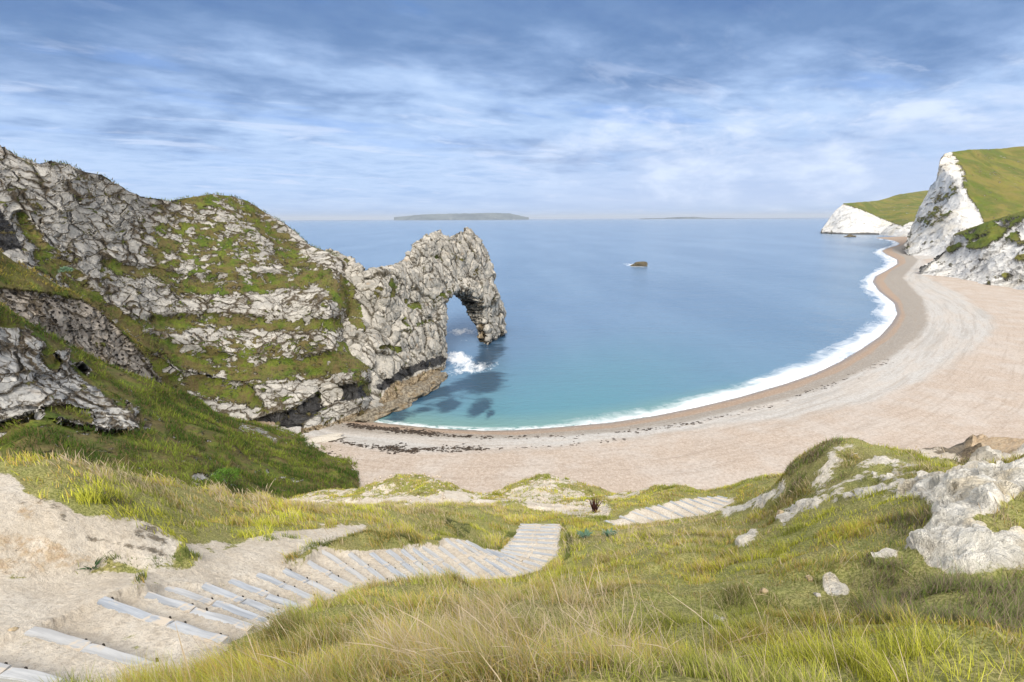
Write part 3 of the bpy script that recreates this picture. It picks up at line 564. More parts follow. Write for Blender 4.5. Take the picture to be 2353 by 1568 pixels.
wH = (dO/(dO+dH+1e-6))**.7; wH = np.where(sx > 1040, wH, wH*.5)[..., None]
Tn = np.array([-.93, .36, 0.0])*9.0*np.where(sx > 1036, np.interp(sy, [680, 711, 730, 748, 790], [1, .92, .70, .48, .36]), 1)[..., None]
Pb = Pf + wH*Tn + (1-wH)*(rd*np.array([1, 1, .3]))*15
cellok = inside[:-1, :-1] & inside[1:, :-1] & inside[:-1, 1:] & inside[1:, 1:]
nr, nc = xx.shape; idx = np.arange(nr*nc).reshape(nr, nc)
Ff = gridF(nr, nc, cellok); Fb = Ff[:, ::-1]+nr*nc; sides = []
pad = np.zeros((nr+1, nc+1), bool); pad[1:nr, 1:nc] = cellok
ii, jj = np.nonzero(cellok)
for di, dj, a, b_ in ((-1, 0, (0, 1), (0, 0)), (1, 0, (1, 0), (1, 1)), (0, -1, (0, 0), (1, 0)), (0, 1, (1, 1), (0, 1))):
    k = ~pad[ii+1+di, jj+1+dj]; p1 = idx[ii[k]+a[0], jj[k]+a[1]]; p2 = idx[ii[k]+b_[0], jj[k]+b_[1]]
    sides.append((p1, p2))
NS = 8   # subdivide the side walls through the rock's thickness
V = [Pf.reshape(-1, 3), Pb.reshape(-1, 3)]; F = [Ff[:, ::-1], Fb[:, ::-1]]; base = 2*nr*nc
allb = np.unique(np.concatenate([np.concatenate(q) for q in sides])); lut = -np.ones(nr*nc, int); lut[allb] = np.arange(len(allb))
fr, bk = V[0][allb], V[1][allb]
for k in range(1, NS):
    t = k/NS; q = fr*(1-t)+bk*t; V.append(q + (.35*fbm(q/3, 4, 51))[:, None]*np.array([.6, -.4, .6]))
for p1, p2 in sides:
    for k in range(NS):
        A1 = p1 if k == 0 else base+(k-1)*len(allb)+lut[p1]; A2 = p2 if k == 0 else base+(k-1)*len(allb)+lut[p2]
        B1_ = p1+nr*nc if k == NS-1 else base+k*len(allb)+lut[p1]; B2_ = p2+nr*nc if k == NS-1 else base+k*len(allb)+lut[p2]
        F.append(np.stack([A1, A2, B2_, B1_], -1))
V = np.concatenate(V); F = np.concatenate(F)
used = np.unique(F); rm = -np.ones(len(V), int); rm[used] = np.arange(len(used)); V = V[used]; F = rm[F]
px, py, _ = project(V)
g = pmask(px, py, [(795, 640), (812, 650), (832, 700), (838, 760), (820, 765), (800, 740), (790, 690)], 5)*.8
for q, wd in [([(930, 690), (945, 705), (975, 700)], 9), ([(990, 700), (1005, 685), (1020, 680)], 7), ([(900, 650), (900, 680)], 7), ([(875, 800), (910, 806)], 8), ([(960, 745), (990, 740)], 6), ([(1035, 585), (1050, 592), (1060, 600)], 3), ([(870, 665), (860, 680)], 7), ([(925, 735), (940, 760)], 8), ([(790, 585), (800, 620)], 6), ([(1085, 640), (1090, 620)], 4), ([(1010, 600), (990, 590)], 4), ([(800, 860), (850, 850)], 9), ([(1030, 555), (1055, 560)], 3)]:
    g = np.maximum(g, lmask(px, py, q, wd, 5)*.62)
wet = np.maximum(lmask(px, py, [(870, 895), (920, 860), (960, 845), (1010, 830)], 12, 8)*.8, smooth(4.5, 1.5, V[:, 2])*.5*(px > 1030))
och = np.maximum(pmask(px, py, [(865, 930), (890, 890), (950, 865), (1020, 840), (1020, 860), (960, 900), (900, 940)], 6), pmask(px, py, [(1095, 745), (1115, 740), (1120, 790), (1100, 790)], 5)*.8)
me = mesh_np('rock_arch', V, F, {'pos0': V, 'grass': g, 'wet': wet, 'ochre': och})
arch = link('rock_arch', me, M_arch); tag(arch, 'weathered limestone arch on a narrow ridge running out into the sea', 'rock arch')

# wave-cut shelf of ochre rock at the foot of the ridge
def boulder(name, loc, size, mat, seed, label, cat, group=None, kind=None, parent=None, sub=4, rough=.28, rz=0.0):
    import bmesh
    bm = bmesh.new(); bmesh.ops.create_icosphere(bm, subdivisions=sub, radius=1); V = np.array([v.co[:] for v in bm.verts])
    # chip flat facets off the sphere
    r_ = np.random.default_rng(seed)
    for _ in range(9):
        n = r_.normal(size=3); n /= np.linalg.norm(n); dd = r_.uniform(.55, .85); ex = np.maximum(V@n-dd, 0); V -= ex[:, None]*n*.92
    V += V*(rough*fbm(V*1.7+seed, 4, seed))[:, None]; V[:, 2] = np.where(V[:, 2] < -.45, -.45+(V[:, 2]+.45)*.3, V[:, 2])
    c, s_ = math.cos(rz), math.sin(rz); V = V*np.array(size); V = np.stack([V[:, 0]*c-V[:, 1]*s_, V[:, 0]*s_+V[:, 1]*c, V[:, 2]], -1)
    for v, q in zip(bm.verts, V): v.co = q
    me = bpy.data.meshes.new(name); bm.to_mesh(me); bm.free()
    nvt = len(me.vertices); me.attributes.new('pos0', 'FLOAT_VECTOR', 'POINT').data.foreach_set('vector', (V+np.array(loc)).astype(np.float32).ravel())
    o = link(name, me, mat, parent); o.location = loc
    if label: tag(o, label, cat, group, kind)
    return o
def loose_rock(name, light, dark, stain, disp=.0, scale=1.0):
    m, nt = material(name); pos = nt.new('ShaderNodeTexCoord').outputs['Object']
    n = nt.noise(pos, 3*scale, 7, .65); k = nt.noise(pos, 14*scale, 6, .7); e = nt.voro(nt.vm('ADD', pos, nt.vm('SCALE', nt.noise(pos, 2*scale, 3, .5, out=1), None, .5/scale)), 1.6*scale)
    c = nt.mix(nt.mr(n, .35, .65), dark, light); c = nt.mix(nt.m('MULTIPLY', nt.mr(nt.noise(pos, 1.2*scale, 6, .7), .5, .65), .6), c, stain); c = nt.mix(nt.mr(e, 0, .04), nt.mix(.6, c, (.04, .035, .03)), c)
    bh = nt.m('ADD', nt.m('MULTIPLY', n, .5), nt.m('ADD', nt.m('MULTIPLY', k, .2), nt.m('MULTIPLY', nt.mr(e, 0, .06), .2)))
    out_surface(nt, principled(nt, c, .9, bh, .18/scale, 1.0, spec=.2)); return m
M_shelf = loose_rock('shelf_rock', (.34, .30, .23), (.13, .105, .075), (.26, .18, .09), scale=.4)
M_stonew = loose_rock('pale_stone', (.66, .62, .55), (.46, .42, .36), (.50, .38, .22), scale=6)
M_seaweed_rock = loose_rock('dark_sea_rock', (.20, .165, .10), (.05, .045, .035), (.16, .12, .05), scale=.5)

shelf_xy = [(905, 932, 9, 4.0, 2.0), (940, 910, 9, 4.0, 2.4), (970, 893, 8, 4, 2.0), (870, 950, 8, 3.5, 1.6), (1000, 872, 7, 4, 2.0), (820, 962, 7, 3, 1.4)]
me_all = []
Lsh = ['low ochre rock ledge in the water below the arch ridge, middle of the shelf', 'long ochre shelf rock below the dark band of the ridge', 'ochre shelf rock nearest the foam patch at the arch', 'yellow stained rock where the ridge meets the seaweed on the beach', 'outermost shelf rock touching the near leg of the arch', 'flat ochre rock at the beach end of the black stained cliff']
for i, (a, b_, sxx, syy, szz) in enumerate(shelf_xy):
    p = at_z(a, b_, .3)
    boulder('shelf_rock', (p[0], p[1], .2), (syy, sxx, szz), M_shelf, 60+i, Lsh[i], 'rock', 'ochre rocks along the foot of the arch ridge', rz=-.45, rough=.35)
p = at_z(1467, 612, 0.0)
boulder('sea_rock', (p[0], p[1], .2), (9.5, 4.5, 4.2), M_seaweed_rock, 5, 'dark rock island breaking the open water, ringed with white foam', 'sea rock', rough=.4)
p = at_z(1954, 545, 0.0)
boulder('sea_rock', (p[0], p[1], 0), (14, 8, 7), M_seaweed_rock, 6, 'tiny dark rock in the sea below the farthest white headland', 'sea rock', rough=.4)
# pale slab rocks lying on the sand
for i, (a, b_, w1, w2, hh, lab) in enumerate([(735, 1012, 5.5, 1.6, .6, 'long white slab on the pink sand beside the grassy slope'), (705, 1028, 3.4, 1.8, .7, 'grey white slab half under the toe of the grassy slope'), (760, 1003, 3.2, 1.0, .4, 'thin white slab pointing toward the seaweed line')]):
    p = at_z(a, b_, 1.9); boulder('beach_slab', tuple(p), (w1, w2, hh), M_stonew, 80+i, lab, 'rock', 'white slabs lying on the sand', rz=.35)

# ------------------------------------------------------------------ right-hand chalk cliffs
def cliff(top, bot, ctrl, step, grass, back, rough, seed, label, cat, extra=None):
    P, px, py, nv = relief(top, bot, ctrl, step, back=back, rough=rough, seed=seed)
    gm = grass(px, py); gm[nv:] = gm[nv-2][None]
    wt = extra(px, py, P) if extra else A0(px)
    o = relief_obj('hills', (P,), M_chal, {'grass': gm, 'wet': wt, 'ochre': A0(px)}); tag(o, label, cat, kind='structure'); return (P, px, py, gm)
T = [(2112, 624), (2125, 606), (2137, 596), (2151, 590), (2160, 579), (2174, 565), (2185, 539), (2208, 530), (2264, 510), (2353, 483), (2450, 455)]
Bm = [(2112, 640), (2123, 637), (2207, 652), (2278, 665), (2353, 682), (2450, 700)]
Cc = [(2112, 630, 422), (2123, 636, 415), (2137, 596, 432), (2160, 579, 436), (2185, 539, 432), (2208, 530, 425), (2264, 510, 410), (2353, 483, 395), (2450, 455, 380), (2207, 652, 375), (2278, 665, 345), (2353, 682, 316), (2450, 700, 290), (2240, 600, 388), (2353, 580, 355)]
cliff(T, Bm, Cc, 1.2, lambda x, y: np.clip(pmask(x, y, [(2185, 536), (2208, 526), (2264, 506), (2353, 478), (2470, 440), (2470, 470), (2353, 500), (2320, 520), (2290, 548), (2250, 568), (2213, 571), (2222, 548)], 5)*.72+lmask(x, y, [(2330, 540), (2353, 560), (2340, 590)], 10, 8)*.45+lmask(x, y, [(2180, 575), (2200, 562)], 6, 4)*.6+.12, 0, 1), 60, (3.2, 22), 21, 'near white chalk cliff with brown grassy top at right edge', 'cliff')
T = [(2076, 560), (2081, 552), (2089, 524), (2101, 497), (2110, 470), (2120, 453), (2131, 430), (2145, 413), (2151, 388), (2157, 368), (2163, 357), (2174, 351), (2190, 347), (2224, 344), (2286, 341), (2353, 336), (2450, 330)]
Bm = [(2076, 566), (2081, 575), (2137, 598), (2180, 606), (2353, 610), (2450, 610)]
Cc = [(2076, 562, 690), (2081, 573, 655), (2137, 595, 600), (2180, 606, 570), (2089, 524, 730), (2131, 430, 745), (2163, 357, 740), (2190, 347, 760), (2286, 341, 840), (2353, 336, 880), (2450, 330, 900), (2224, 420, 660), (2200, 500, 625), (2353, 480, 620), (2353, 420, 700), (2353, 610, 560), (2270, 510, 600), (2150, 520, 650), (2241, 466, 640)]
cliff(T, Bm, Cc, 1.2, lambda x, y: np.clip(pmask(x, y, [(2180, 340), (2190, 350), (2203, 365), (2212, 378), (2222, 396), (2226, 446), (2242, 466), (2258, 497), (2262, 509), (2500, 480), (2500, 300), (2180, 300)], 3)*1.15+pmask(x, y, [(2129, 480), (2160, 433), (2193, 422), (2208, 452), (2191, 480), (2165, 508), (2104, 525)], 8)*.42+lmask(x, y, [(2207, 374), (2216, 400), (2220, 450)], 6, 5)*.35+.06, 0, 1), 260, (3.5, 40), 23, 'tall white chalk cliff with a steep green hill beside it', 'cliff')
T = [(1882, 539), (1889, 523), (1906, 498), (1923, 478), (1936, 467), (1968, 465), (2016, 461), (2042, 454), (2067, 446), (2126, 438), (2180, 436)]
Bm = [(1882, 543), (1950, 547), (2015, 549), (2075, 556), (2180, 560)]
Cc = [(1882, 540, 1560), (1950, 546, 1450), (2015, 548, 1400), (2075, 554, 1180), (2180, 560, 1100), (1936, 467, 1600), (2016, 461, 1750), (2067, 446, 1900), (2126, 438, 2000), (2180, 436, 2000), (1983, 481, 1530), (2056, 512, 1420), (2089, 509, 1380), (2126, 480, 1600), (1960, 510, 1500)]
cliff(T, Bm, Cc, .9, lambda x, y: np.clip(pmask(x, y, [(1930, 460), (1938, 468), (1960, 474), (1983, 482), (2019, 498), (2056, 513), (2073, 518), (2092, 508), (2200, 520), (2200, 420), (1940, 440)], 2)*1.2, 0, 1), 500, (4, 60), 25, 'distant white chalk headland with green fields on top', 'headland',
      extra=lambda x, y, P: np.clip(smooth(9, 5, P[..., 2])*(x < 2020)+lmask(x, y, [(1952, 542), (1953, 537)], 1.6, 1), 0, 1))

# ------------------------------------------------------------------ far land on the horizon
def far_land(pts, d, label, mat, th=2500):
    a = np.array(pts, float); xs_ = np.arange(a[0, 0], a[-1, 0]+.1, 2.0); top = np.interp(xs_, a[:, 0], a[:, 1]); top = top+.35*fbm(np.stack([xs_/5, 0*xs_, 0*xs_], -1), 3, 9)
    T_ = at(xs_, top, d+0*xs_); T_[:, 2] = np.maximum(T_[:, 2], 2); hd = T_[:, :2]/np.linalg.norm(T_[:, :2], axis=1, keepdims=True)
    rows = []
    for k, (o_, zf) in enumerate([(-1.0, 0), (-.75, .35), (-.5, .72), (-.3, .92), (0, 1), (.5, .9), (1, 0)]):
        q = T_.copy(); q[:, :2] += hd*o_*th*.4; q[:, 2] = T_[:, 2]*zf-(zf == 0)*3+fbm(q/400, 3, 3)*6*(zf > 0); rows.append(q)
    P = np.array(rows); me = mesh_np('hills', P, gridF(*P.shape[:2])[:, ::-1], {'pos0': P.reshape(-1, 3)})
    return tag(link('hills', me, mat), label, 'far land', kind='structure')
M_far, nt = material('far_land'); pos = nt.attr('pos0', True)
c = nt.mix(nt.mr(nt.noise(pos, .0022, 6, .7), .4, .6), (.035, .06, .08), (.12, .15, .16)); c = nt.mix(nt.mr(nt.noise(pos, .006, 5, .8), .60, .66), c, (.45, .44, .42)); out_surface(nt, principled(nt, c, .95))  # blue-grey base: some haze tint is put into the land colour
far_land([(905, 499.2), (935, 496.5), (960, 494), (1000, 491.8), (1080, 490.6), (1150, 489.8), (1172, 491), (1190, 495), (1208, 498.6), (1216, 500.5)], 22000, 'long low blue island lying on the horizon', M_far)
far_land([(1470, 502.3), (1520, 501.6), (1560, 498.8), (1600, 499.2), (1640, 501.6), (1700, 502.3), (1790, 502.0), (1850, 501.8), (1905, 502.6)], 22000, 'faint line of low coast on the horizon at right', M_far)

# ------------------------------------------------------------------ steps (surveyed board ends) and the foreground hillside
def z4(x, y): return (x*.3482, 1166+y*.3482)
def z5(x, y): return (756.4+x*.3771, 977+y*.3771)
def z6(x, y): return (1533.6+x*.3771, 977+y*.3771)
ST = [(z4(-420, 975), z4(390, 1165)), (z4(180, 812), z4(1060, 1055)), (z4(660, 607), z4(1480, 885)), (z4(960, 572), z4(1650, 795)), (z4(1085, 522), z4(1790, 768)), (z4(1335, 520), z4(1860, 710)), (z4(1520, 480), z4(1965, 665)), (z4(1690, 440), z4(2090, 610)),
      (z4(1870, 412), z4(2220, 580)), (z4(2030, 355), z4(2330, 535)), (z5(-50, 762), z5(250, 970)), (z5(118, 785), z5(360, 965)), (z5(250, 778), z5(470, 945)), (z5(355, 763), z5(560, 935)), (z5(438, 762), z5(650, 935)), (z5(503, 748), z5(740, 938)), (z5(568, 738), z5(830, 940)),
      (z5(665, 742), z5(925, 940)), (z5(708, 692), z5(1040, 942)), (z5(775, 698), z5(1115, 925)), (z5(832, 706), z5(1190, 912)), (z5(955, 757), z5(1250, 900)), (z5(1010, 770), z5(1300, 868)), (z5(1045, 765), z5(1350, 838)), (z5(1068, 750), z5(1385, 796)), (z5(1090, 735), z5(1392, 756)), (z5(1110, 708), z5(1392, 722)),
      (z5(1125, 685), z5(1392, 694)), (z5(1140, 662), z5(1397, 669)), (z5(1150, 640), z5(1402, 646)), (z5(1158, 620), z5(1405, 625)), (z5(1163, 605), z5(1407, 609))]
SH = [3.66+.236*i for i in range(len(ST))]
ST2 = [((1392, 1196), (1418, 1212)), ((1424, 1186), (1472, 1206)), ((1452, 1176), (1512, 1200)), ((1484, 1166), (1545, 1196)), ((1512, 1160), (1576, 1190)), ((1540, 1152), (1604, 1185)), ((1562, 1149), (1632, 1180)), ((1582, 1146), (1652, 1172)), ((1603, 1143), (1668, 1164)), ((1625, 1141), (1678, 1156)), ((1648, 1140), (1680, 1148))]
SH2 = [12.0, 12.3, 12.6, 12.9, 13.1, 13.3, 13.5, 13.7, 13.9, 14.1, 14.3]
ctrl = []
def add_board(L, Rr, h):
    a = at_z(np.array([L[0], Rr[0]]), np.array([L[1], Rr[1]]), HC-h); return a
BW = [add_board(L, Rr, h) for (L, Rr), h in zip(ST, SH)]
BW2 = [add_board(L, Rr, h) for (L, Rr), h in zip(ST2, SH2)]
cw = []   # world control points
for i, a in enumerate(BW):
    cw += [a[0], a[1]] if i % 2 == 0 else [a[0]*.5+a[1]*.5]
for i, a in enumerate(BW2):
    if i % 2 == 0: cw += [a[0], a[1]]
G = [  # (px, py, depth) points on the ground
 (-60, 1568, 4.2), (130, 1568, 4.05), (300, 1568, 3.75), (450, 1568, 3.1), (600, 1568, 2.75), (900, 1568, 2.3), (1200, 1568, 2.05), (1600, 1568, 1.95), (2000, 1568, 1.95), (2400, 1568, 2.0),
 (600, 1470, 4.3), (520, 1500, 4.1), (700, 1450, 4.5), (740, 1400, 6.2), (640, 1440, 5.2), (1000, 1450, 4.3), (1400, 1450, 4.0), (1800, 1450, 3.6), (2200, 1450, 3.25), (2400, 1450, 3.2),
 (850, 1362, 7.2), (1000, 1345, 8.4), (1148, 1345, 10.5), (1000, 1400, 6.0), (1200, 1380, 7.2), (1400, 1350, 7.6), (1700, 1350, 6.3), (2000, 1350, 5.0), (2300, 1350, 4.15),
 (1300, 1330, 10.3), (1320, 1280, 13.0), (1340, 1250, 14.3), (1500, 1250, 12.2), (1700, 1250, 10.0), (1900, 1250, 7.6), (1330, 1205, 19.0), (1500, 1215, 16.0), (1660, 1195, 15.0), (2080, 1300, 5.1),
 (2200, 1312, 4.7), (2340, 1300, 4.6), (2200, 1215, 5.35), (2340, 1210, 5.2), (2100, 1230, 5.8), (2350, 1140, 6.1), (2200, 1140, 6.9), (2353, 1062, 7.6), (2250, 1072, 8.0), (2180, 1095, 8.3), (2090, 1110, 9.0), (2000, 1170, 8.3), (1850, 1170, 10.6), (1950, 1080, 11.5), (2100, 1075, 10.0),
 (1920, 1014, 13.8), (1850, 1045, 14.0), (2000, 1025, 13.5), (2080, 1048, 12.6), (2120, 1040, 13.5), (2230, 1028, 14.5), (2353, 1030, 14.0), (2300, 1048, 12.0), (2450, 1050, 7.6), (2450, 1020, 14), (1805, 1085, 14.2), (1800, 1120, 13.5), (1812, 1165, 12.2), (1770, 1130, 15.2), (1780, 1165, 13.5), (1700, 1170, 16.5), (1650, 1182, 16.5),
 (1790, 1096, 30), (1700, 1110, 29), (1700, 1140, 26), (1760, 1120, 25), (1650, 1125, 30),
 (180, 1074, 8.3), (60, 1092, 7.4), (-60, 1100, 7.0), (300, 1092, 9.6), (400, 1112, 11), (500, 1135, 13.3), (600, 1160, 16), (700, 1165, 17.5), (850, 1165, 19), (1000, 1165, 20.5), (1100, 1168, 21.5), (1180, 1185, 21),
 (100, 1330, 6.15), (0, 1330, 5.9), (50, 1440, 4.95), (0, 1500, 4.5), (200, 1315, 6.5), (300, 1310, 6.75), (430, 1300, 7.2), (300, 1240, 7.0), (150, 1220, 6.6), (0, 1220, 6.3), (60, 1160, 6.9), (300, 1170, 7.9), (450, 1240, 8.2), (560, 1290, 7.9), (600, 1240, 9.2), (500, 1190, 10.3), (700, 1225, 10.1), (850, 1210, 12), (1000, 1195, 16), (900, 1240, 11.3), (1100, 1200, 17.5), (1150, 1230, 16.3), (1120, 1250, 14.8), (320, 1345, 5.9), (650, 1290, 8.2), (740, 1262, 9.2), (400, 1350, 6.3),
 (1300, 1188, 22), (1350, 1180, 25), (1380, 1185, 22), (1330, 1165, 33), (1430, 1165, 24), (1450, 1150, 30), (1500, 1140, 31), (1560, 1120, 34), (1610, 1130, 32), (1400, 1140, 38),
 (1250, 1145, 40), (1250, 1098, 46), (1180, 1108, 46), (1320, 1108, 46), (1135, 1135, 45), (1370, 1135, 43), (1200, 1160, 34), (1050, 1150, 42), (940, 1095, 52), (860, 1115, 54), (1020, 1108, 50), (820, 1135, 52), (940, 1135, 46), (700, 1140, 60), (780, 1128, 64), (1095, 1135, 48), (1440, 1140, 44),
 # hidden ground behind crests
 (180, 1200, 12), (0, 1220, 11), (300, 1190, 14), (400, 1200, 18), (600, 1185, 24), (600, 1180, 40), (400, 1190, 35), (200, 1190, 28), (0, 1230, 22), (200, 1180, 45), (0, 1180, 40), (-100, 1200, 40), (850, 1180, 30), (1000, 1178, 28), (500, 1200, 60), (700, 1190, 75),
 (940, 1170, 68), (1250, 1170, 62), (1100, 1180, 62), (800, 1170, 80), (1450, 1180, 58), (1000, 1180, 85), (1250, 1190, 85), (1450, 1190, 80),
 (1920, 1140, 19), (2000, 1130, 19), (1850, 1160, 19), (2100, 1130, 19), (2300, 1110, 19), (2450, 1110, 19), (1900, 1130, 30), (2200, 1120, 30), (2450, 1120, 32), (1700, 1180, 40), (1600, 1190, 44), (1900, 1160, 60), (2300, 1150, 60), (1700, 1190, 70), (2353, 1100, 9.8), (2250, 1090, 10.2), (2300, 1180, 100), (1700, 1200, 100), (1200, 1200, 105), (600, 1200, 100), (0, 1200, 80), (2600, 1200, 60), (2700, 1300, 20), (2700, 1500, 6), (-350, 1500, 5), (-350, 1200, 9), (-350, 1250, 30)]
Ga = np.array(G); cw = np.array(cw); cwp = np.concatenate([cw, at(Ga[:, 0], Ga[:, 1], Ga[:, 2])])
r = np.hypot(cwp[:, 0], cwp[:, 1]); az = np.arctan2(cwp[:, 0], cwp[:, 1]); t = (HC-cwp[:, 2])/r
AZS = 1.8
fT = tps(np.stack([az*AZS, np.log(r)], -1), t, 1.5e-3)
NA, NR = 880, 620; az_ = np.linspace(R_(-66), R_(66), NA); lr = np.linspace(math.log(.75), math.log(118), NR)
AZ, LR = np.meshgrid(az_, lr); RR = np.exp(LR); TT = fT(np.stack([AZ*AZS, LR], -1))
H = TT*RR; H = np.maximum(H, 1.45+.1*RR)
GX, GY = np.sin(AZ)*RR, np.cos(AZ)*RR; GZ = HC-H
P0 = np.stack([GX, GY, GZ], -1); px, py, dep = project(P0)
# undulation: tussocks and humps
q3 = np.stack([GX, GY, 0*GX], -1)
corr = np.zeros(px.shape)
def corridor(B, mrg=0.0):
    Lp = [tuple(b[0][:2]+(b[0][:2]-b[1][:2])*mrg) for b in B]; Rp = [tuple(b[1][:2]-(b[0][:2]-b[1][:2])*mrg) for b in B]
    return Lp+Rp[::-1]
cor1 = corridor(BW, .03); cor2 = corridor(BW2, .03)
def smask(poly, soft):
    d = dline(GX, GY, poly, True); return smooth(-soft, soft, np.where(inpoly(GX, GY, poly), d, -d))
stair = np.maximum(smask(cor1, .12), smask(cor2, .3))
nearst = np.maximum(smask(cor1, .6), smask(cor2, 1.0))
path = pmask(px, py, [(-60, 1340), (100, 1325), (260, 1320), (450, 1310), (470, 1270), (560, 1245), (640, 1222), (740, 1212), (840, 1210), (830, 1232), (760, 1248), (700, 1268), (655, 1300), (640, 1330), (500, 1500), (380, 1545), (300, 1580), (-60, 1600)], 16)
sandbank = pmask(px, py, [(-60, 1098), (30, 1095), (60, 1120), (60, 1150), (130, 1160), (200, 1190), (330, 1200), (380, 1230), (410, 1255), (400, 1290), (330, 1305), (250, 1290), (200, 1320), (-60, 1340)], 20)
lowsand = pmask(px, py, [(430, 1255), (500, 1240), (540, 1250), (490, 1275), (440, 1290)], 8)*.8
top2 = pmask(px, py, [(640, 1150), (820, 1148), (930, 1150), (1000, 1140), (1060, 1120), (1075, 1150), (1130, 1150), (1200, 1150), (1290, 1160), (1380, 1150), (1410, 1170), (1390, 1195), (1330, 1190), (1240, 1175), (1190, 1160), (1000, 1158), (700, 1160)], 5)*.72
chalk = pmask(px, py, [(2080, 1275), (2105, 1240), (2150, 1200), (2130, 1160), (2070, 1140), (2060, 1120), (2130, 1095), (2180, 1100), (2200, 1085), (2260, 1065), (2320, 1070), (2353, 1055), (2470, 1050), (2470, 1300), (2353, 1290), (2290, 1310), (2200, 1315), (2130, 1300)], 14)
chalk = chalk*(1-.95*pmask(px, py, [(2230, 1195), (2300, 1165), (2353, 1140), (2470, 1140), (2470, 1215), (2353, 1222), (2290, 1225)], 6))
for q, wd in [([(1665, 1178), (1710, 1172), (1790, 1135), (1800, 1120)], 10), ([(1800, 1195), (1840, 1160), (1880, 1148)], 12), ([(1905, 1365), (1935, 1362)], 16), ([(1702, 1245), (1735, 1228)], 10), ([(2010, 1310), (2060, 1290)], 9), ([(1640, 1428), (1665, 1436)], 4), ([(2010, 1060), (2060, 1068)], 7), ([(1950, 1135), (2060, 1120)], 8), ([(2010, 1090), (2090, 1110)], 8)]:
    chalk = np.maximum(chalk, lmask(px, py, q, wd*.9, 11)*.85)
chalk *= (dep < 40)
brownb = pmask(px, py, [(2105, 1040), (2130, 1028), (2200, 1022), (2230, 1025), (2270, 1055), (2290, 1075), (2230, 1072), (2200, 1055), (2150, 1060)], 4)*(dep > 9)*(dep < 30)
rightsand = pmask(px, py, [(2220, 1020), (2360, 1010), (2470, 1010), (2470, 1060), (2300, 1075), (2200, 1060)], 5)*(dep > 9)
knoll = pmask(px, py, [(1900, 1040), (1960, 1030), (2100, 1060), (2150, 1090), (2080, 1140), (1950, 1150), (1880, 1150), (1850, 1120)], 12)*.42
chalk = np.maximum(chalk, knoll*.9)
sand = np.clip(np.maximum.reduce([knoll, path, sandbank, lowsand, top2*(dep > 22), chalk, stair, brownb, rightsand, smooth(66, 74, dep)]), 0, 1)
mid = (dep > 30)
nz = fbm(q3/np.where(mid, 3.0, 1.0)[..., None]/1.3, 4, 77)
sand = np.clip(sand + np.where(mid, smooth(-.05, .35, fbm(q3/2.6, 4, 79))*.62, 0), 0, 1)
GZ = GZ + (1-nearst)*(.10*fbm(q3/1.7, 4, 70)*np.minimum(1, RR/3)) + (1-nearst)*(1-sand)*.085*fbm(q3/.5, 3, 71)*np.minimum(1, RR/3)*1.2 + mid*.35*fbm(q3/2.5, 4, 74)
GZ += (brownb+rightsand*.6)*.42*np.clip(fbm(q3/1.1, 4, 76)+.35, -.2, 1)
GZ += chalk*.10*fbm(q3/.5, 4, 75)*(dep < 20)
# treads: every tread is level and sits at the height of the board below it
def treads(B, hs):
    global GZ
    for i in range(len(B)-1):
        a, b_ = B[i], B[i+1]; quad = [tuple(a[0][:2]), tuple(a[1][:2]), tuple(b_[1][:2]), tuple(b_[0][:2])]
        cx_, cy_ = np.mean([q[0] for q in quad]), np.mean([q[1] for q in quad])
        k = (np.abs(GX-cx_) < 4) & (np.abs(GY-cy_) < 4)
        if not k.any(): continue
        ins = np.zeros(k.shape, bool); ins[k] = inpoly(GX[k], GY[k], quad)
        d1 = np.abs((GX[ins]-a[0][0])*(a[1][1]-a[0][1])-(GY[ins]-a[0][1])*(a[1][0]-a[0][0]))/np.hypot(*(a[1][:2]-a[0][:2]))
        d2 = np.abs((GX[ins]-b_[0][0])*(b_[1][1]-b_[0][1])-(GY[ins]-b_[0][1])*(b_[1][0]-b_[0][0]))/np.hypot(*(b_[1][:2]-b_[0][:2]))
        t_ = d1/(d1+d2+1e-6); z0, z1 = HC-hs[i], HC-hs[i+1]
        w_ = stair[ins]**2
        GZ[ins] = GZ[ins]*(1-w_)+w_*(z0*(1-t_)+z1*t_-.02-.09*smooth(.0, .25, t_)*(1-smooth(.3, 1, t_)))
treads(BW, SH); treads(BW2, SH2)
soil = np.clip(lmask(px, py, [(40, 1175), (110, 1165), (150, 1190)], 14, 14)*.22+lmask(px, py, [(180, 1275), (260, 1285), (330, 1300)], 10, 10)*.18+brownb*.75*np.clip(.7+fbm(q3/.9, 4, 44), 0, 1)+sandbank*.24*(1-path)+lmask(px, py, [(200, 1240), (330, 1260), (400, 1290)], 8, 8)*.4+pmask(px, py, [(330, 1195), (420, 1230), (380, 1260), (300, 1230)], 15)*.35, 0, 1)
ochr = np.clip(pmask(px, py, [(-20, 1240), (60, 1225), (110, 1240), (200, 1270), (270, 1290), (180, 1310), (60, 1330), (-30, 1340)], 12)*.5+pmask(px, py, [(20, 1180), (100, 1165), (130, 1195), (60, 1220)], 12)*.55+rightsand*.8+pmask(px, py, [(2100, 1150), (2180, 1130), (2240, 1150), (2160, 1180)], 8)*.4, 0, 1)
P0 = np.stack([GX, GY, GZ], -1)
hill = link('ground', mesh_np('ground', P0, gridF(NR, NA), {'pos0': P0.reshape(-1, 3), 'sand': sand, 'chalk': chalk, 'ochre': ochr, 'soil': soil}), M_ground)
tag(hill, 'grassy hillside with bare chalky path dropping to the beach', 'hillside', kind='structure')
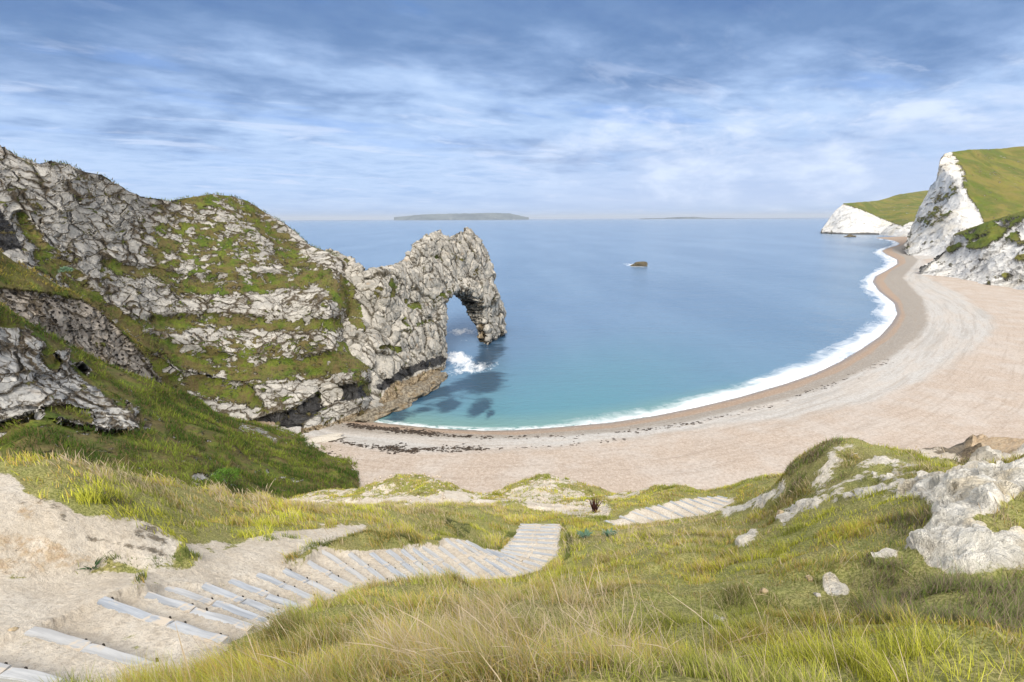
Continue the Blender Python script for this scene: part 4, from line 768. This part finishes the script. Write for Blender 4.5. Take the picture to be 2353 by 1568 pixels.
def ground_z(x, y):
    a = (math.atan2(x, y)-az_[0])/(az_[1]-az_[0]); b_ = (math.log(math.hypot(x, y))-lr[0])/(lr[1]-lr[0])
    i, j = int(np.clip(b_, 0, NR-2)), int(np.clip(a, 0, NA-2)); fa, fb = np.clip(a-j, 0, 1), np.clip(b_-i, 0, 1)
    return float((GZ[i, j]*(1-fa)+GZ[i, j+1]*fa)*(1-fb)+(GZ[i+1, j]*(1-fa)+GZ[i+1, j+1]*fa)*fb)
def on_ground(a, b_):   # march a sight line until it meets the ground
    rr = rays(np.array(a, float), np.array(b_, float))
    for d in np.exp(np.linspace(math.log(1.4), math.log(90), 900)):
        p = np.array([0, 0, HC])+rr*d
        if p[2] <= ground_z(p[0], p[1]): return p
    return p

# ------------------------------------------------------------------ wooden steps
M_wood, nt = material('weathered_wood'); pos = nt.new('ShaderNodeTexCoord').outputs['Object']; rnd = nt.new('ShaderNodeObjectInfo').outputs['Random']
gv = nt.map(nt.vm('ADD', pos, nt.comb(nt.m('MULTIPLY', rnd, 37.0), rnd, 0)), (1.2, 22, 22)); gn = nt.noise(gv, 1.0, 8, .65, .5); dn = nt.noise(pos, 3.5, 6, .65)
c = nt.mix(nt.mr(gn, .35, .68), (.27, .295, .33), (.45, .475, .505)); c = nt.mix(rnd, c, nt.mix(.35, c, (.55, .50, .42)))
c = nt.mix(nt.mr(nt.m('ADD', dn, nt.m('MULTIPLY', nt.m('SUBTRACT', gn, .5), .3)), .52, .60), c, (.52, .455, .37))
out_surface(nt, principled(nt, c, .85, nt.m('ADD', nt.m('MULTIPLY', gn, .6), nt.m('MULTIPLY', dn, .3)), .008, .8))
M_peg = loose_rock('dark_peg', (.06, .05, .04), (.03, .025, .02), (.05, .04, .03), scale=20)
import bmesh
def plank_mesh(L, wd, th, seed):
    bm = bmesh.new(); bmesh.ops.create_cube(bm, size=1)
    for v in bm.verts: v.co = Vector((v.co.x*L, v.co.y*wd, v.co.z*th))
    bmesh.ops.bevel(bm, geom=bm.edges[:], offset=.008, segments=2, affect='EDGES')
    bmesh.ops.subdivide_edges(bm, edges=[e for e in bm.edges if e.calc_length() > L*.6], cuts=14)
    r_ = random.Random(seed)
    for v in bm.verts:
        k = math.sin(v.co.x*5+seed)*.006+math.sin(v.co.x*13+seed*2)*.003; v.co.y += k; v.co.z += k*.5+r_.uniform(-.0015, .0015)
        if abs(v.co.x) > L*.48: v.co.x += r_.uniform(-.012, .012)
    me = bpy.data.meshes.new('plank'); bm.to_mesh(me); bm.free(); return me
def peg_mesh():
    bm = bmesh.new(); bmesh.ops.create_cube(bm, size=1)
    for v in bm.verts: v.co = Vector((v.co.x*.024, v.co.y*.014, v.co.z*.09-.03))
    bmesh.ops.bevel(bm, geom=bm.edges[:], offset=.004, segments=1, affect='EDGES')
    me = bpy.data.meshes.new('peg'); bm.to_mesh(me); bm.free(); return me
PEG = peg_mesh(); PEG.materials.append(M_peg)
ORD = ['first', 'second', 'third', 'fourth', 'fifth', 'sixth', 'seventh', 'eighth', 'ninth', 'tenth', 'eleventh', 'twelfth', 'thirteenth', 'fourteenth', 'fifteenth', 'sixteenth', 'seventeenth', 'eighteenth', 'nineteenth', 'twentieth', 'twenty-first', 'twenty-second', 'twenty-third', 'twenty-fourth', 'twenty-fifth', 'twenty-sixth', 'twenty-seventh', 'twenty-eighth', 'twenty-ninth', 'thirtieth', 'thirty-first', 'thirty-second']
def wooden_step(a, b_, label, group, seed, wd, pegs=True):
    d = b_-a; L = float(np.hypot(d[0], d[1])); rz = math.atan2(d[1], d[0]); mid_ = (a+b_)/2
    t = bpy.data.objects.new('wooden_step', None); sc.collection.objects.link(t); t.empty_display_size = .2
    t.location = (mid_[0], mid_[1], mid_[2]-.041); t.rotation_euler = (0, 0, rz); tag(t, label, 'wooden step', group)
    r_ = random.Random(seed); cut = r_.uniform(-.06, .10)*L
    for k, (x0, x1) in enumerate(((-L/2, cut-.006), (cut+.006, L/2))):
        o = link('plank', plank_mesh(x1-x0, wd*r_.uniform(.92, 1.05), .10, seed*2+k), M_wood, t, False); o.location = ((x0+x1)/2, r_.uniform(-.012, .012), r_.uniform(-.008, .004)); o.rotation_euler = (r_.uniform(-.03, .03), r_.uniform(-.006, .006), r_.uniform(-.012, .012))
    if pegs:
        for xk in (cut-.09, cut+.13, L/2-.12, -L/2+.1)[:2+seed % 3]:
            o = bpy.data.objects.new('peg', PEG); sc.collection.objects.link(o); o.parent = t; o.location = (xk, wd/2+.012, .03)
for i, a in enumerate(BW):
    if i < 21: lab = 'grey wooden step, %s up the left flight counted from the bottom left corner' % ORD[i]
    else: lab = 'grey wooden step, %s below the far end of the straight flight by the turn' % ORD[len(BW)-1-i] if i < len(BW)-1 else 'grey wooden step at the very far end of the near flight, against grass'
    wooden_step(a[0], a[1], lab, 'wooden steps of the near flight', i, .105 if i < 12 else .11, i < 15)
for i, a in enumerate(BW2):
    wooden_step(a[0], a[1], 'pale wooden step, %s from the left in the far white flight' % ORD[i], 'wooden steps of the far flight', 50+i, .13, False)

# ------------------------------------------------------------------ grass
def make_blades(base, up, L, wd, lean, curve, col, tipcol, segs=3, plume=None):
    n = len(base); S = segs+1
    s = np.linspace(0, 1, S)[None, :, None]
    side = np.cross(lean, up); side /= np.linalg.norm(side, axis=1, keepdims=True)+1e-9
    ph = rng.uniform(0, 2*math.pi, n); fw = np.cross(side, up)
    sd_ = side*np.cos(ph)[:, None]+fw*np.sin(ph)[:, None]*.6
    C = base[:, None]+up[:, None]*(L[:, None, None]*s*(1-.35*curve[:, None, None]*s))+lean[:, None]*(L[:, None, None]*(.12*s+curve[:, None, None]*s**2))
    prof = (1-s**1.6)*.92+.08
    if plume is not None: prof = np.where(plume[:, None, None] > 0, .45+1.9*np.exp(-((s-.82)/.14)**2)*plume[:, None, None]*(s < .99), prof)
    W = sd_[:, None]*(wd[:, None, None]*prof*.5)
    V = np.stack([C-W, C+W], 2).reshape(-1, 3)
    k = np.arange(segs); f1 = np.stack([2*k, 2*k+1, 2*k+3, 2*k+2], -1)
    F = (f1[None]+(np.arange(n)*S*2)[:, None, None]).reshape(-1, 4)
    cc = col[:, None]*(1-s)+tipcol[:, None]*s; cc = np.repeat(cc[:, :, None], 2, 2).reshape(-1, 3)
    return V, F, cc
def join_blades(parts):
    Vs, Fs, Cs, o = [], [], [], 0
    for V, F, c in parts: Vs.append(V); Fs.append(F+o); Cs.append(c); o += len(V)
    return np.concatenate(Vs), np.concatenate(Fs), np.concatenate(Cs)
def cellpick(P, wgt, n):
    a = np.linalg.norm(np.cross(P[1:, :-1]-P[:-1, :-1], P[:-1, 1:]-P[:-1, :-1]), axis=-1)
    p = (a*wgt[:-1, :-1]).ravel(); c = np.cumsum(p); k = np.searchsorted(c, rng.uniform(0, c[-1], n)); k = np.minimum(k, len(p)-1)
    i, j = np.divmod(k, P.shape[1]-1); u, v = rng.uniform(size=(2, n))
    Q = P[i, j]*((1-u)*(1-v))[:, None]+P[i, j+1]*((1-u)*v)[:, None]+P[i+1, j]*(u*(1-v))[:, None]+P[i+1, j+1]*(u*v)[:, None]
    return Q, i, j
# how tawny the sward is, where it is heathery, where it is short
tawny = np.clip(.20+.24*pmask(px, py, [(350, 1600), (560, 1470), (760, 1370), (900, 1330), (1150, 1340), (1350, 1380), (1500, 1500), (1300, 1600)], 60)+.6*lmask(px, py, [(120, 1085), (180, 1080), (400, 1115), (600, 1165)], 20, 14)+.55*pmask(px, py, [(640, 1160), (1100, 1160), (1200, 1180), (1050, 1195), (700, 1185)], 10)+.28*pmask(px, py, [(1350, 1200), (1700, 1190), (1800, 1250), (1500, 1290), (1350, 1350)], 25)+.40*fbm(q3/1.6, 4, 91), 0, 1)
heath = np.clip(pmask(px, py, [(2000, 1300), (2200, 1290), (2400, 1300), (2400, 1460), (2200, 1450), (2000, 1430), (1930, 1390)], 25)*.85+pmask(px, py, [(2225, 1200), (2353, 1140), (2460, 1140), (2460, 1225), (2290, 1228)], 8)*1.0+pmask(px, py, [(1805, 1085), (1900, 1030), (1930, 1010), (1960, 1090), (1880, 1130), (1810, 1150)], 10)*.8+pmask(px, py, [(2030, 1180), (2140, 1150), (2130, 1220), (2040, 1250)], 12)*.6+lmask(px, py, [(80, 1130), (250, 1150), (330, 1190)], 14, 10)*.5, 0, 1)*np.clip(.6+.9*fbm(q3/.8, 3, 95), 0, 1.2)
tuft = np.clip(.55+.75*fbm(q3/.55, 3, 97), .05, 1.4)
clump = np.where(RR < 12, smooth(-.35, .45, fbm(q3/.20, 2, 98)), smooth(-.4, .5, fbm(q3/.55, 2, 98)))
clump = np.where(RR > 30, .6, .12+.88*clump)
gm = np.clip(1.15-(sand+.75*fbm(q3/.5, 4, 99)*(sand > .02)*(sand < .98))*1.9, 0, 1)*(1-stair)
gm = np.where(heath > .3, np.maximum(gm, heath*(chalk < .5)), gm)*(P0[..., 2] > 3)
extra = np.zeros(px.shape)   # greener tufts along path edges
for q, wd in [([(255, 1300), (330, 1305), (400, 1295), (450, 1285)], 11), ([(300, 1370), (328, 1335)], 7), ([(660, 1295), (700, 1270), (760, 1250), (830, 1245), (880, 1250), (960, 1245)], 9), ([(1150, 1265), (1180, 1225), (1195, 1205)], 9), ([(1300, 1300), (1310, 1250), (1292, 1215)], 7), ([(1030, 1215), (1070, 1222)], 10), ([(1015, 1250), (1000, 1240)], 5), ([(600, 1245), (700, 1235)], 4)]:
    extra = np.maximum(extra, lmask(px, py, q, wd, 4))
extra *= (1-smask(cor1, .02))
dens = np.clip(gm+extra*2.5, 0, 3)*tuft**.6*clump/np.maximum(RR, 1.7)**1.4*smooth(80, 60, RR)
def field_blades(n, kind):
    wgt = dens*{'leaf': 1, 'stem': 0, 'heath': 0}.get(kind, 1) if kind == 'leaf' else (dens*tawny**2.5*(1-np.clip(heath, 0, 1)) if kind == 'stem' else dens*heath)
    Q, i, j = cellpick(P0, wgt, n); rr = RR[i, j]; ex = extra[i, j]; tw = tawny[i, j]; ht = heath[i, j]; tf = tuft[i, j]*(.55+.65*clump[i, j])
    wind = np.array([-.62, .10, 0])+1.0*np.stack([vnoise(Q/.35, 5), vnoise(Q/.35, 6), 0*rr], -1)
    jit = rng.normal(0, .60, (n, 3)); jit[:, 2] *= .2
    lean = wind+jit; lean /= np.linalg.norm(lean, axis=1, keepdims=True)
    up = np.array([0, 0, 1.])+rng.normal(0, .14, (n, 3)); up /= np.linalg.norm(up, axis=1, keepdims=True)
    if kind == 'leaf':
        L = rng.uniform(.08, .21, n)*(.4+.75*tf)*(1-.30*smooth(1250, 1500, px[i, j]))*np.where(ex > .4, .55, 1)*np.where(ht > .4, .6, 1)*np.where(rr > 28, 1.5, 1)
        near = np.where(rr < 4, .85, 1); wd = np.maximum(.0040*near, .0013*rr)*rng.uniform(.7, 1.3, n)
        r1 = rng.uniform(size=n); tw = tw+.35*np.clip(vnoise(Q/2.6, 41)+.6*vnoise(Q/.8, 42), 0, 1); tan_ = (r1 < (tw*.50+.04)*(ex < .4)); u = rng.uniform(size=n)[:, None]
        gr_ = np.array([.29, .33, .025])*(1-u)+np.array([.70, .68, .085])*u
        dull = np.array([.14, .19, .04])*(1-u)+np.array([.25, .30, .08])*u; gr_ = np.where((vnoise(Q/2.2, 8) < -.05)[:, None], dull*.55+gr_*.45, gr_)
        gr_ = np.where((ex > .4)[:, None], dull*.75, gr_)
        orng = np.array([.44, .30, .07])*(1-u)+np.array([.60, .44, .14])*u; gr_ = np.where((rng.uniform(size=n) < .42*(vnoise(Q/1.3, 9) > -.1))[:, None], orng, gr_)
        tn = np.array([.45, .35, .20])*(1-u)+np.array([.68, .56, .37])*u
        pt = vnoise(Q/1.1, 21)+.5*vnoise(Q/.4, 22); gr_ = gr_*(1+.45*np.clip(pt, -1, 1))[:, None]; gr_ = np.where((pt < -.45)[:, None], gr_*np.array([.85, .9, 1.2]), gr_)
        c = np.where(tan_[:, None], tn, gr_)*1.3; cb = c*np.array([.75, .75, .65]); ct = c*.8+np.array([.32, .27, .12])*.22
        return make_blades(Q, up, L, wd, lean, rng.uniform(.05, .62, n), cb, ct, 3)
    if kind == 'stem':
        L = rng.uniform(.20, .44, n)*(.75+.3*tf)*np.where(rr > 14, .8, 1); wd = np.maximum(.0028, .0010*rr)*rng.uniform(.7, 1.2, n); u = rng.uniform(size=n)[:, None]
        c = np.array([.50, .38, .23])*(1-u)+np.array([.72, .60, .43])*u
        return make_blades(Q, up, L, wd, lean, rng.uniform(.2, .7, n), c*.75, c, 5, plume=(rng.uniform(size=n) < .45)*.55)
    L = rng.uniform(.07, .17, n); wd = np.maximum(.0035, .0011*rr); u = rng.uniform(size=n)[:, None]
    lean = rng.normal(0, 1, (n, 3)); lean[:, 2] *= .3; lean /= np.linalg.norm(lean, axis=1, keepdims=True)
    c = np.array([.17, .125, .08])*(1-u)+np.array([.46, .37, .25])*u; c = np.where((rng.uniform(size=n) < .42)[:, None], np.array([.22, .30, .06]), c)
    return make_blades(Q, up, L, wd, lean, rng.uniform(0, .9, n), c*.7, c, 3)
V, F, C_ = join_blades([field_blades(460000, 'leaf'), field_blades(9000, 'stem'), field_blades(26000, 'heath')])
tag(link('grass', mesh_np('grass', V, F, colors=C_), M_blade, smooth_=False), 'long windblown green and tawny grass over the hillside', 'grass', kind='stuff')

def slope_tufts(P, mask, n, L0, L1, cols, thr=.5, wpx=.0010, name='ground_cover', label=''):
    wgt = np.clip((mask-thr)*3, 0, 1)/np.maximum(np.linalg.norm(P, axis=-1), 20)
    wgt *= smooth(-.25, .25, fbm(P/2.2, 4, 55)+.1)
    Q, i, j = cellpick(P, wgt, n); d = np.linalg.norm(Q-np.array([0, 0, HC]), axis=1); nn = orient(gnormals(P), P)[i, j]
    up = nn*.8+np.array([0, 0, .8])+rng.normal(0, .35, (n, 3)); up /= np.linalg.norm(up, axis=1, keepdims=True)
    lean = np.array([-.6, .1, 0])+rng.normal(0, .7, (n, 3)); lean /= np.linalg.norm(lean, axis=1, keepdims=True)
    u = rng.uniform(size=(n, 1)); k = smooth(-.3, .3, vnoise(Q/5.0, 13)+.5*vnoise(Q/1.7, 14))[:, None]
    c = (np.array(cols[0])*(1-k)+np.array(cols[1])*k)*(.6+.8*u); c = np.where((rng.uniform(size=n) < .22)[:, None], np.array(cols[2])*(.6+.6*u), c)
    L = rng.uniform(L0, L1, n)*(.6+.6*rng.uniform(size=n))
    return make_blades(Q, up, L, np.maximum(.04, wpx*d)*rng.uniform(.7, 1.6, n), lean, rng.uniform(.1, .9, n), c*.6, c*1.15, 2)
cols = [(.07, .13, .012), (.24, .30, .035), (.24, .17, .07)]
P3 = Rh[0]; _m3 = head.data.attributes['grass']; buf = np.zeros(P3.shape[0]*P3.shape[1], np.float32); _m3.data.foreach_get('value', buf); m3 = buf.reshape(P3.shape[:2])
V, F, C_ = join_blades([slope_tufts(R1g[0], R1g[3], 80000, .25, .85, cols), slope_tufts(R2g[0], R2g[3], 26000, .25, .6, [(.22, .22, .03), (.46, .37, .07), (.34, .24, .09)]), slope_tufts(P3, m3, 42000, .25, .8, cols, .45)])
tag(link('ground_cover', mesh_np('ground_cover', V, F, colors=C_), M_blade, smooth_=False), 'low green and brown scrub on the headland ledges and gully slope', 'ground cover', kind='stuff')

# ------------------------------------------------------------------ loose stones lying in the grass and on the path
SN = [(1756, 1362, 9, .75, 'round tan stone half sunk in the grass left of the bare chalk patch'), (1860, 1334, 8, .6, 'small tan stone in the grass, upslope from the chalk patch'), (1795, 1188, 10, .8, 'rounded cream stone on the left tip of the chalk strip'), (1655, 1432, 12, .35, 'flat white stone low in the near grass'), (2075, 1138, 9, .7, 'white stone beside the ochre chalk outcrop'),
      (1958, 1432, 7, .6, 'small white stone below the bare chalk patch'), (30, 1450, 7, .5, 'ochre stone at the left edge by the sand bank'), (1925, 1365, 10, .4, 'white chalk lump on the bare patch'), (2055, 1090, 5, .7, 'white stone on the right mound above the chalk ledge'), (1880, 1370, 7, .5, 'smaller chalk lump at the left end of the bare patch')]
M_tan = loose_rock('tan_stone', (.60, .49, .33), (.45, .34, .20), (.50, .33, .15), scale=6)
for i, (a, b_, rpx, hf, lab) in enumerate(SN):
    p = on_ground(a, b_); s_ = rpx/FPX*np.linalg.norm(p-np.array([0, 0, HC]))*1.15
    boulder('stone', (p[0], p[1], p[2]+s_*.25), (s_, s_*.75, s_*hf), M_tan if 'tan' in lab or 'ochre' in lab or 'cream' in lab else M_stonew, 100+i, lab, 'stone', 'loose stones in the grass', sub=3, rz=i*1.3)

def rubble(regs, name, label, mat):
    import itertools
    Vs, Fs, o = [], [], 0; bm = bmesh.new(); bmesh.ops.create_icosphere(bm, subdivisions=2, radius=1); bv = np.array([v.co[:] for v in bm.verts]); bf = np.array([[v.index for v in f.verts] for f in bm.faces]); bm.free()
    for poly, n, r0, r1 in regs:
        xs_ = [q[0] for q in poly]; ys_ = [q[1] for q in poly]; k = 0
        while k < n:
            a, b_ = random.uniform(min(xs_), max(xs_)), random.uniform(min(ys_), max(ys_))
            if not inpoly(np.array([a]), np.array([b_]), poly)[0]: continue
            k += 1; p = on_ground(a, b_)
            if p[2] < 3: continue
            s_ = random.uniform(r0, r1)*random.uniform(.5, 1)*np.linalg.norm(p-np.array([0, 0, HC]))/FPX; v = bv.copy()
            for _ in range(5):
                nn = rng.normal(size=3); nn /= np.linalg.norm(nn); v -= np.maximum(v@nn-.6, 0)[:, None]*nn*.9
            v = v*rng.uniform(.6, 1.3, 3)*np.array([1, 1, .6])*s_; an = random.uniform(0, 6.28); v = np.stack([v[:, 0]*math.cos(an)-v[:, 1]*math.sin(an), v[:, 0]*math.sin(an)+v[:, 1]*math.cos(an), v[:, 2]], -1)
            Vs.append(v+p+np.array([0, 0, s_*.1])); Fs.append(bf+o); o += len(bv)
    return tag(link(name, mesh_np(name, np.concatenate(Vs), np.concatenate(Fs)), mat, smooth_=False), label, 'rubble', kind='stuff')
M_rub = loose_rock('pale_rubble', (.66, .58, .48), (.46, .39, .31), (.52, .42, .30), scale=1.2)
rubble([([(1130, 1140), (1180, 1100), (1280, 1092), (1400, 1140), (1400, 1195), (1250, 1185)], 300, 1.5, 5.5), ([(600, 1130), (820, 1120), (860, 1095), (1000, 1085), (1060, 1120), (1060, 1150), (640, 1155)], 330, 1.5, 6), ([(2060, 1110), (2200, 1080), (2350, 1060), (2350, 1130), (2120, 1150)], 40, 2, 6), ([(-20, 1240), (200, 1270), (420, 1240), (420, 1300), (0, 1340)], 70, 1, 3.2), ([(0, 1350), (250, 1340), (600, 1240), (820, 1215), (640, 1330), (150, 1550), (0, 1560)], 260, .5, 1.7)], 'rubble', 'pale broken stones scattered over the mounds and the bare path', M_rub)

# ------------------------------------------------------------------ broad-leaved plants
def dome_shrub(name, p, rad, n, c1, c2, label, cat, ls=.16):
    v = rng.normal(size=(n, 3)); v[:, 2] = np.abs(v[:, 2]); v /= np.linalg.norm(v, axis=1, keepdims=True); rr_ = rng.uniform(.35, 1, (n, 1))**.5*(1+.35*vnoise(v*2.3+p, 3)[:, None])
    base = p[None]+v*rr_*rad*np.array([1.15, 1.0, .8]); up = v+rng.normal(0, .5, (n, 3)); up /= np.linalg.norm(up, axis=1, keepdims=True)
    lean = np.array([0, 0, .6])+rng.normal(0, 1, (n, 3)); lean /= np.linalg.norm(lean, axis=1, keepdims=True); u = rng.uniform(size=(n, 1))
    V, F, C_ = make_blades(base, up, rad*ls*rng.uniform(.6, 1.4, n), np.full(n, rad*ls*.7)*rng.uniform(.5, 1.2, n), lean, rng.uniform(0, .6, n), (np.array(c1)*(1-u)+np.array(c2)*u)*.8, np.array(c1)*(1-u)+np.array(c2)*u, 2)
    return tag(link(name, mesh_np(name, V, F, colors=C_), M_blade, smooth_=False), label, cat)
def leaf_plant(name, a, b_, h, n, c1, c2, label, cat, upright=False, wl=.35, surf=None):
    p = on_ground(a, b_) if surf is None else surf
    parts = []; m_ = n; ph = rng.uniform(0, 2*math.pi, m_); el = rng.uniform(.2, 1.0, m_)
    base = p[None]+np.stack([np.cos(ph), np.sin(ph), 0*ph], -1)*h*.1*rng.uniform(0, 1, (m_, 1)); base[:, 2] += 0.0
    lean = np.stack([np.cos(ph), np.sin(ph), 0*ph], -1); up = np.array([0, 0, 1.])+lean*(.1 if upright else .5); up = up/np.linalg.norm(up, axis=1, keepdims=True)
    u = rng.uniform(size=(m_, 1)); c = np.array(c1)*(1-u)+np.array(c2)*u
    V, F, C_ = make_blades(base, up, h*rng.uniform(.5, 1, m_), np.full(m_, h*wl)*rng.uniform(.6, 1.1, m_), lean, rng.uniform(0, .25 if upright else .9, m_), c*.8, c, 4)
    return tag(link(name, mesh_np(name, V, F, colors=C_), M_blade, smooth_=False), label, cat)
leaf_plant('dock_plant', 1366, 1178, .8, 60, (.05, .015, .010), (.12, .045, .03), 'dark red dried dock plant standing beside the sandy path', 'plant', True, .10)
leaf_plant('sea_cabbage', 1344, 1236, .26, 60, (.10, .20, .12), (.20, .32, .22), 'bluish leafy cabbage plant right of the near steps, the left one', 'plant', False, .5)
leaf_plant('sea_cabbage', 1402, 1234, .26, 60, (.10, .20, .12), (.20, .32, .22), 'bluish leafy cabbage plant above the yellow grass tussock', 'plant', False, .5)
leaf_plant('rosette_plant', 338, 1394, .13, 30, (.05, .12, .03), (.08, .16, .04), 'small green rosette on the bare sand left of the steps', 'plant', False, .4) if False else None
leaf_plant('weed_plant', 213, 1309, .16, 34, (.05, .12, .04), (.09, .17, .06), 'small dark green weed alone on the bare sand below the ochre bank', 'plant', False, .25)
dome_shrub('yellow_shrub', on_ground(1140, 1143), .62, 420, (.30, .32, .02), (.50, .46, .03), 'bright yellow green shrub at the foot of the grassy mound', 'shrub')
dome_shrub('leafy_shrub', at(520, 1098, 57.5), 1.25, 700, (.10, .22, .02), (.20, .36, .05), 'bright green leafy shrub on the gully slope above the tawny ridge', 'shrub')
dome_shrub('leafy_shrub', at(152, 624, 101.0), 1.0, 300, (.16, .30, .16), (.30, .44, .30), 'pale grey green cabbage clump between the pitted spur and the headland', 'shrub', .3)

# seaweed lines on the beach
def seaweed():
    V, F, C_ = [], [], []; lines = [([(745, 1010), (800, 1022), (850, 1032)], 1.1, 160), ([(890, 1030), (950, 1036), (1020, 1036), (1110, 1032)], 2.0, 420), ([(800, 970), (860, 978), (930, 984), (1000, 990)], 2.2, 700), ([(820, 974), (900, 984), (1000, 994), (1080, 998)], 1.4, 420), ([(860, 1026), (900, 1038), (960, 1041)], 1.5, 200), ([(1080, 1000), (1300, 1001), (1500, 985), (1600, 970), (1750, 935)], 1.6, 240), ([(1750, 935), (1900, 888), (2040, 830)], 2.2, 120), ([(700, 1040), (780, 1060), (830, 1075)], 3, 60), ([(1100, 1033), (1300, 1026), (1450, 1012)], 1.5, 60)]
    B_, W_, S_ = [], [], []
    for L, sp, n in lines:
        n = int(n*.6)
        a = np.array(wxy(L, 1.5)); seg = np.linalg.norm(np.diff(a, axis=0), axis=1); c = np.concatenate([[0], np.cumsum(seg)]); t = rng.uniform(0, c[-1], n)
        q = np.stack([np.interp(t, c, a[:, 0]), np.interp(t, c, a[:, 1])], -1); q += rng.normal(0, sp*.45, q.shape)*(.4+.8*np.abs(np.sin(t*.35)))[:, None]; B_.append(q); S_.append(np.full(n, sp))
    q = np.concatenate(B_); S_ = np.concatenate(S_); n = len(q)
    dS = dline(q[:, 0], q[:, 1], wS); z = 2.6*(1-np.exp(-dS/13))+.3*smooth(20, 34, dS)+.06
    # ragged clumps: little crumpled fans
    Vs, Fs, o = [], [], 0; K = 7
    for k in range(n):
        s = rng.uniform(.08, .32); ang = rng.uniform(0, 6.28, K)+np.linspace(0, 6.28, K, endpoint=False)*1; ang.sort(); rr = rng.uniform(.35, 1.3, K)*s*np.array([1.5, 1])[rng.integers(0, 2, K)]
        ring = np.stack([q[k, 0]+np.cos(ang)*rr*1.6, q[k, 1]+np.sin(ang)*rr, z[k]-.02+rng.uniform(-.03, .06, K)], -1); c = np.array([[q[k, 0], q[k, 1], z[k]+s*.35]])
        Vs.append(np.concatenate([c, ring])); Fs.append(np.stack([np.zeros(K, int), 1+np.arange(K), 1+(np.arange(K)+1) % K], -1)+o); o += K+1
    m, nt = material('seaweed'); p_ = nt.new('ShaderNodeTexCoord').outputs['Object']; out_surface(nt, principled(nt, nt.mix(nt.mr(nt.noise(p_, 2, 5, .6), .4, .6), (.025, .018, .014), (.085, .06, .04)), .6))
    tag(link('seaweed', mesh_np('seaweed', np.concatenate(Vs), np.concatenate(Fs)), m, smooth_=False), 'black seaweed strand lines across the shingle', 'seaweed', kind='stuff')
seaweed()

# gull on the arch's top
def gull():
    bm = bmesh.new(); bmesh.ops.create_uvsphere(bm, u_segments=14, v_segments=10, radius=1)
    for v in bm.verts:
        x_, y_, z_ = v.co; t = (x_+1)/2; r = .16*(1-.55*t**3)*(1 if x_ > -.6 else .6); v.co = Vector((x_*.42, y_*r, z_*r*.95+.06*x_))
    me = bpy.data.meshes.new('gull'); bm.to_mesh(me); bm.free()
    m, nt = material('gull_white'); out_surface(nt, principled(nt, (.82, .82, .80), .7)); o = link('gull', me, m); i = np.argmax(np.where(np.abs(pxA-1073) < 4, VA[:, 2], -99)); o.location = VA[i]+np.array([0, 0, .55])
    bm = bmesh.new(); bmesh.ops.create_uvsphere(bm, u_segments=10, v_segments=8, radius=.12)
    for v in bm.verts: v.co += Vector((.36, 0, .24))
    bmesh.ops.create_cone(bm, cap_ends=True, segments=6, radius1=.035, radius2=.005, depth=.16, matrix=Matrix.Translation((.52, 0, .22)) @ Matrix.Rotation(R_(90), 4, 'Y'))
    me = bpy.data.meshes.new('head'); bm.to_mesh(me); bm.free(); link('head', me, m, o)
    bm = bmesh.new()
    for sy_ in (-.05, .05): bmesh.ops.create_cone(bm, cap_ends=True, segments=6, radius1=.015, radius2=.015, depth=.5, matrix=Matrix.Translation((0, sy_, -.3)))
    me = bpy.data.meshes.new('legs'); bm.to_mesh(me); bm.free(); link('legs', me, M_tan, o)
    o.rotation_euler = (0, 0, 2.6); tag(o, 'white gull standing on the highest point of the arch', 'gull')
VA = np.array([0.0]*3*len(arch.data.vertices)); arch.data.vertices.foreach_get('co', VA); VA = VA.reshape(-1, 3); pxA, _, _ = project(VA)
gull()
print('objects', len(bpy.data.objects), 'verts', sum(len(o.data.vertices) for o in bpy.data.objects if o.type == 'MESH'))

# thin sea air round the whole place
me = bpy.data.meshes.new('haze'); bm = bmesh.new(); bmesh.ops.create_cube(bm, size=1)
for v in bm.verts: v.co = Vector((v.co.x*160000, v.co.y*160000, -10 if v.co.z < 0 else 420))
bm.to_mesh(me); bm.free(); m, nt = material('haze'); vol = nt.new('ShaderNodeVolumePrincipled'); vol.inputs['Color'].default_value = (.84, .91, 1, 1); vol.inputs['Density'].default_value = HAZE
nt.l.new(vol.outputs[0], nt.out.inputs['Volume']); hz = link('haze', me, m); hz['kind'] = 'stuff'
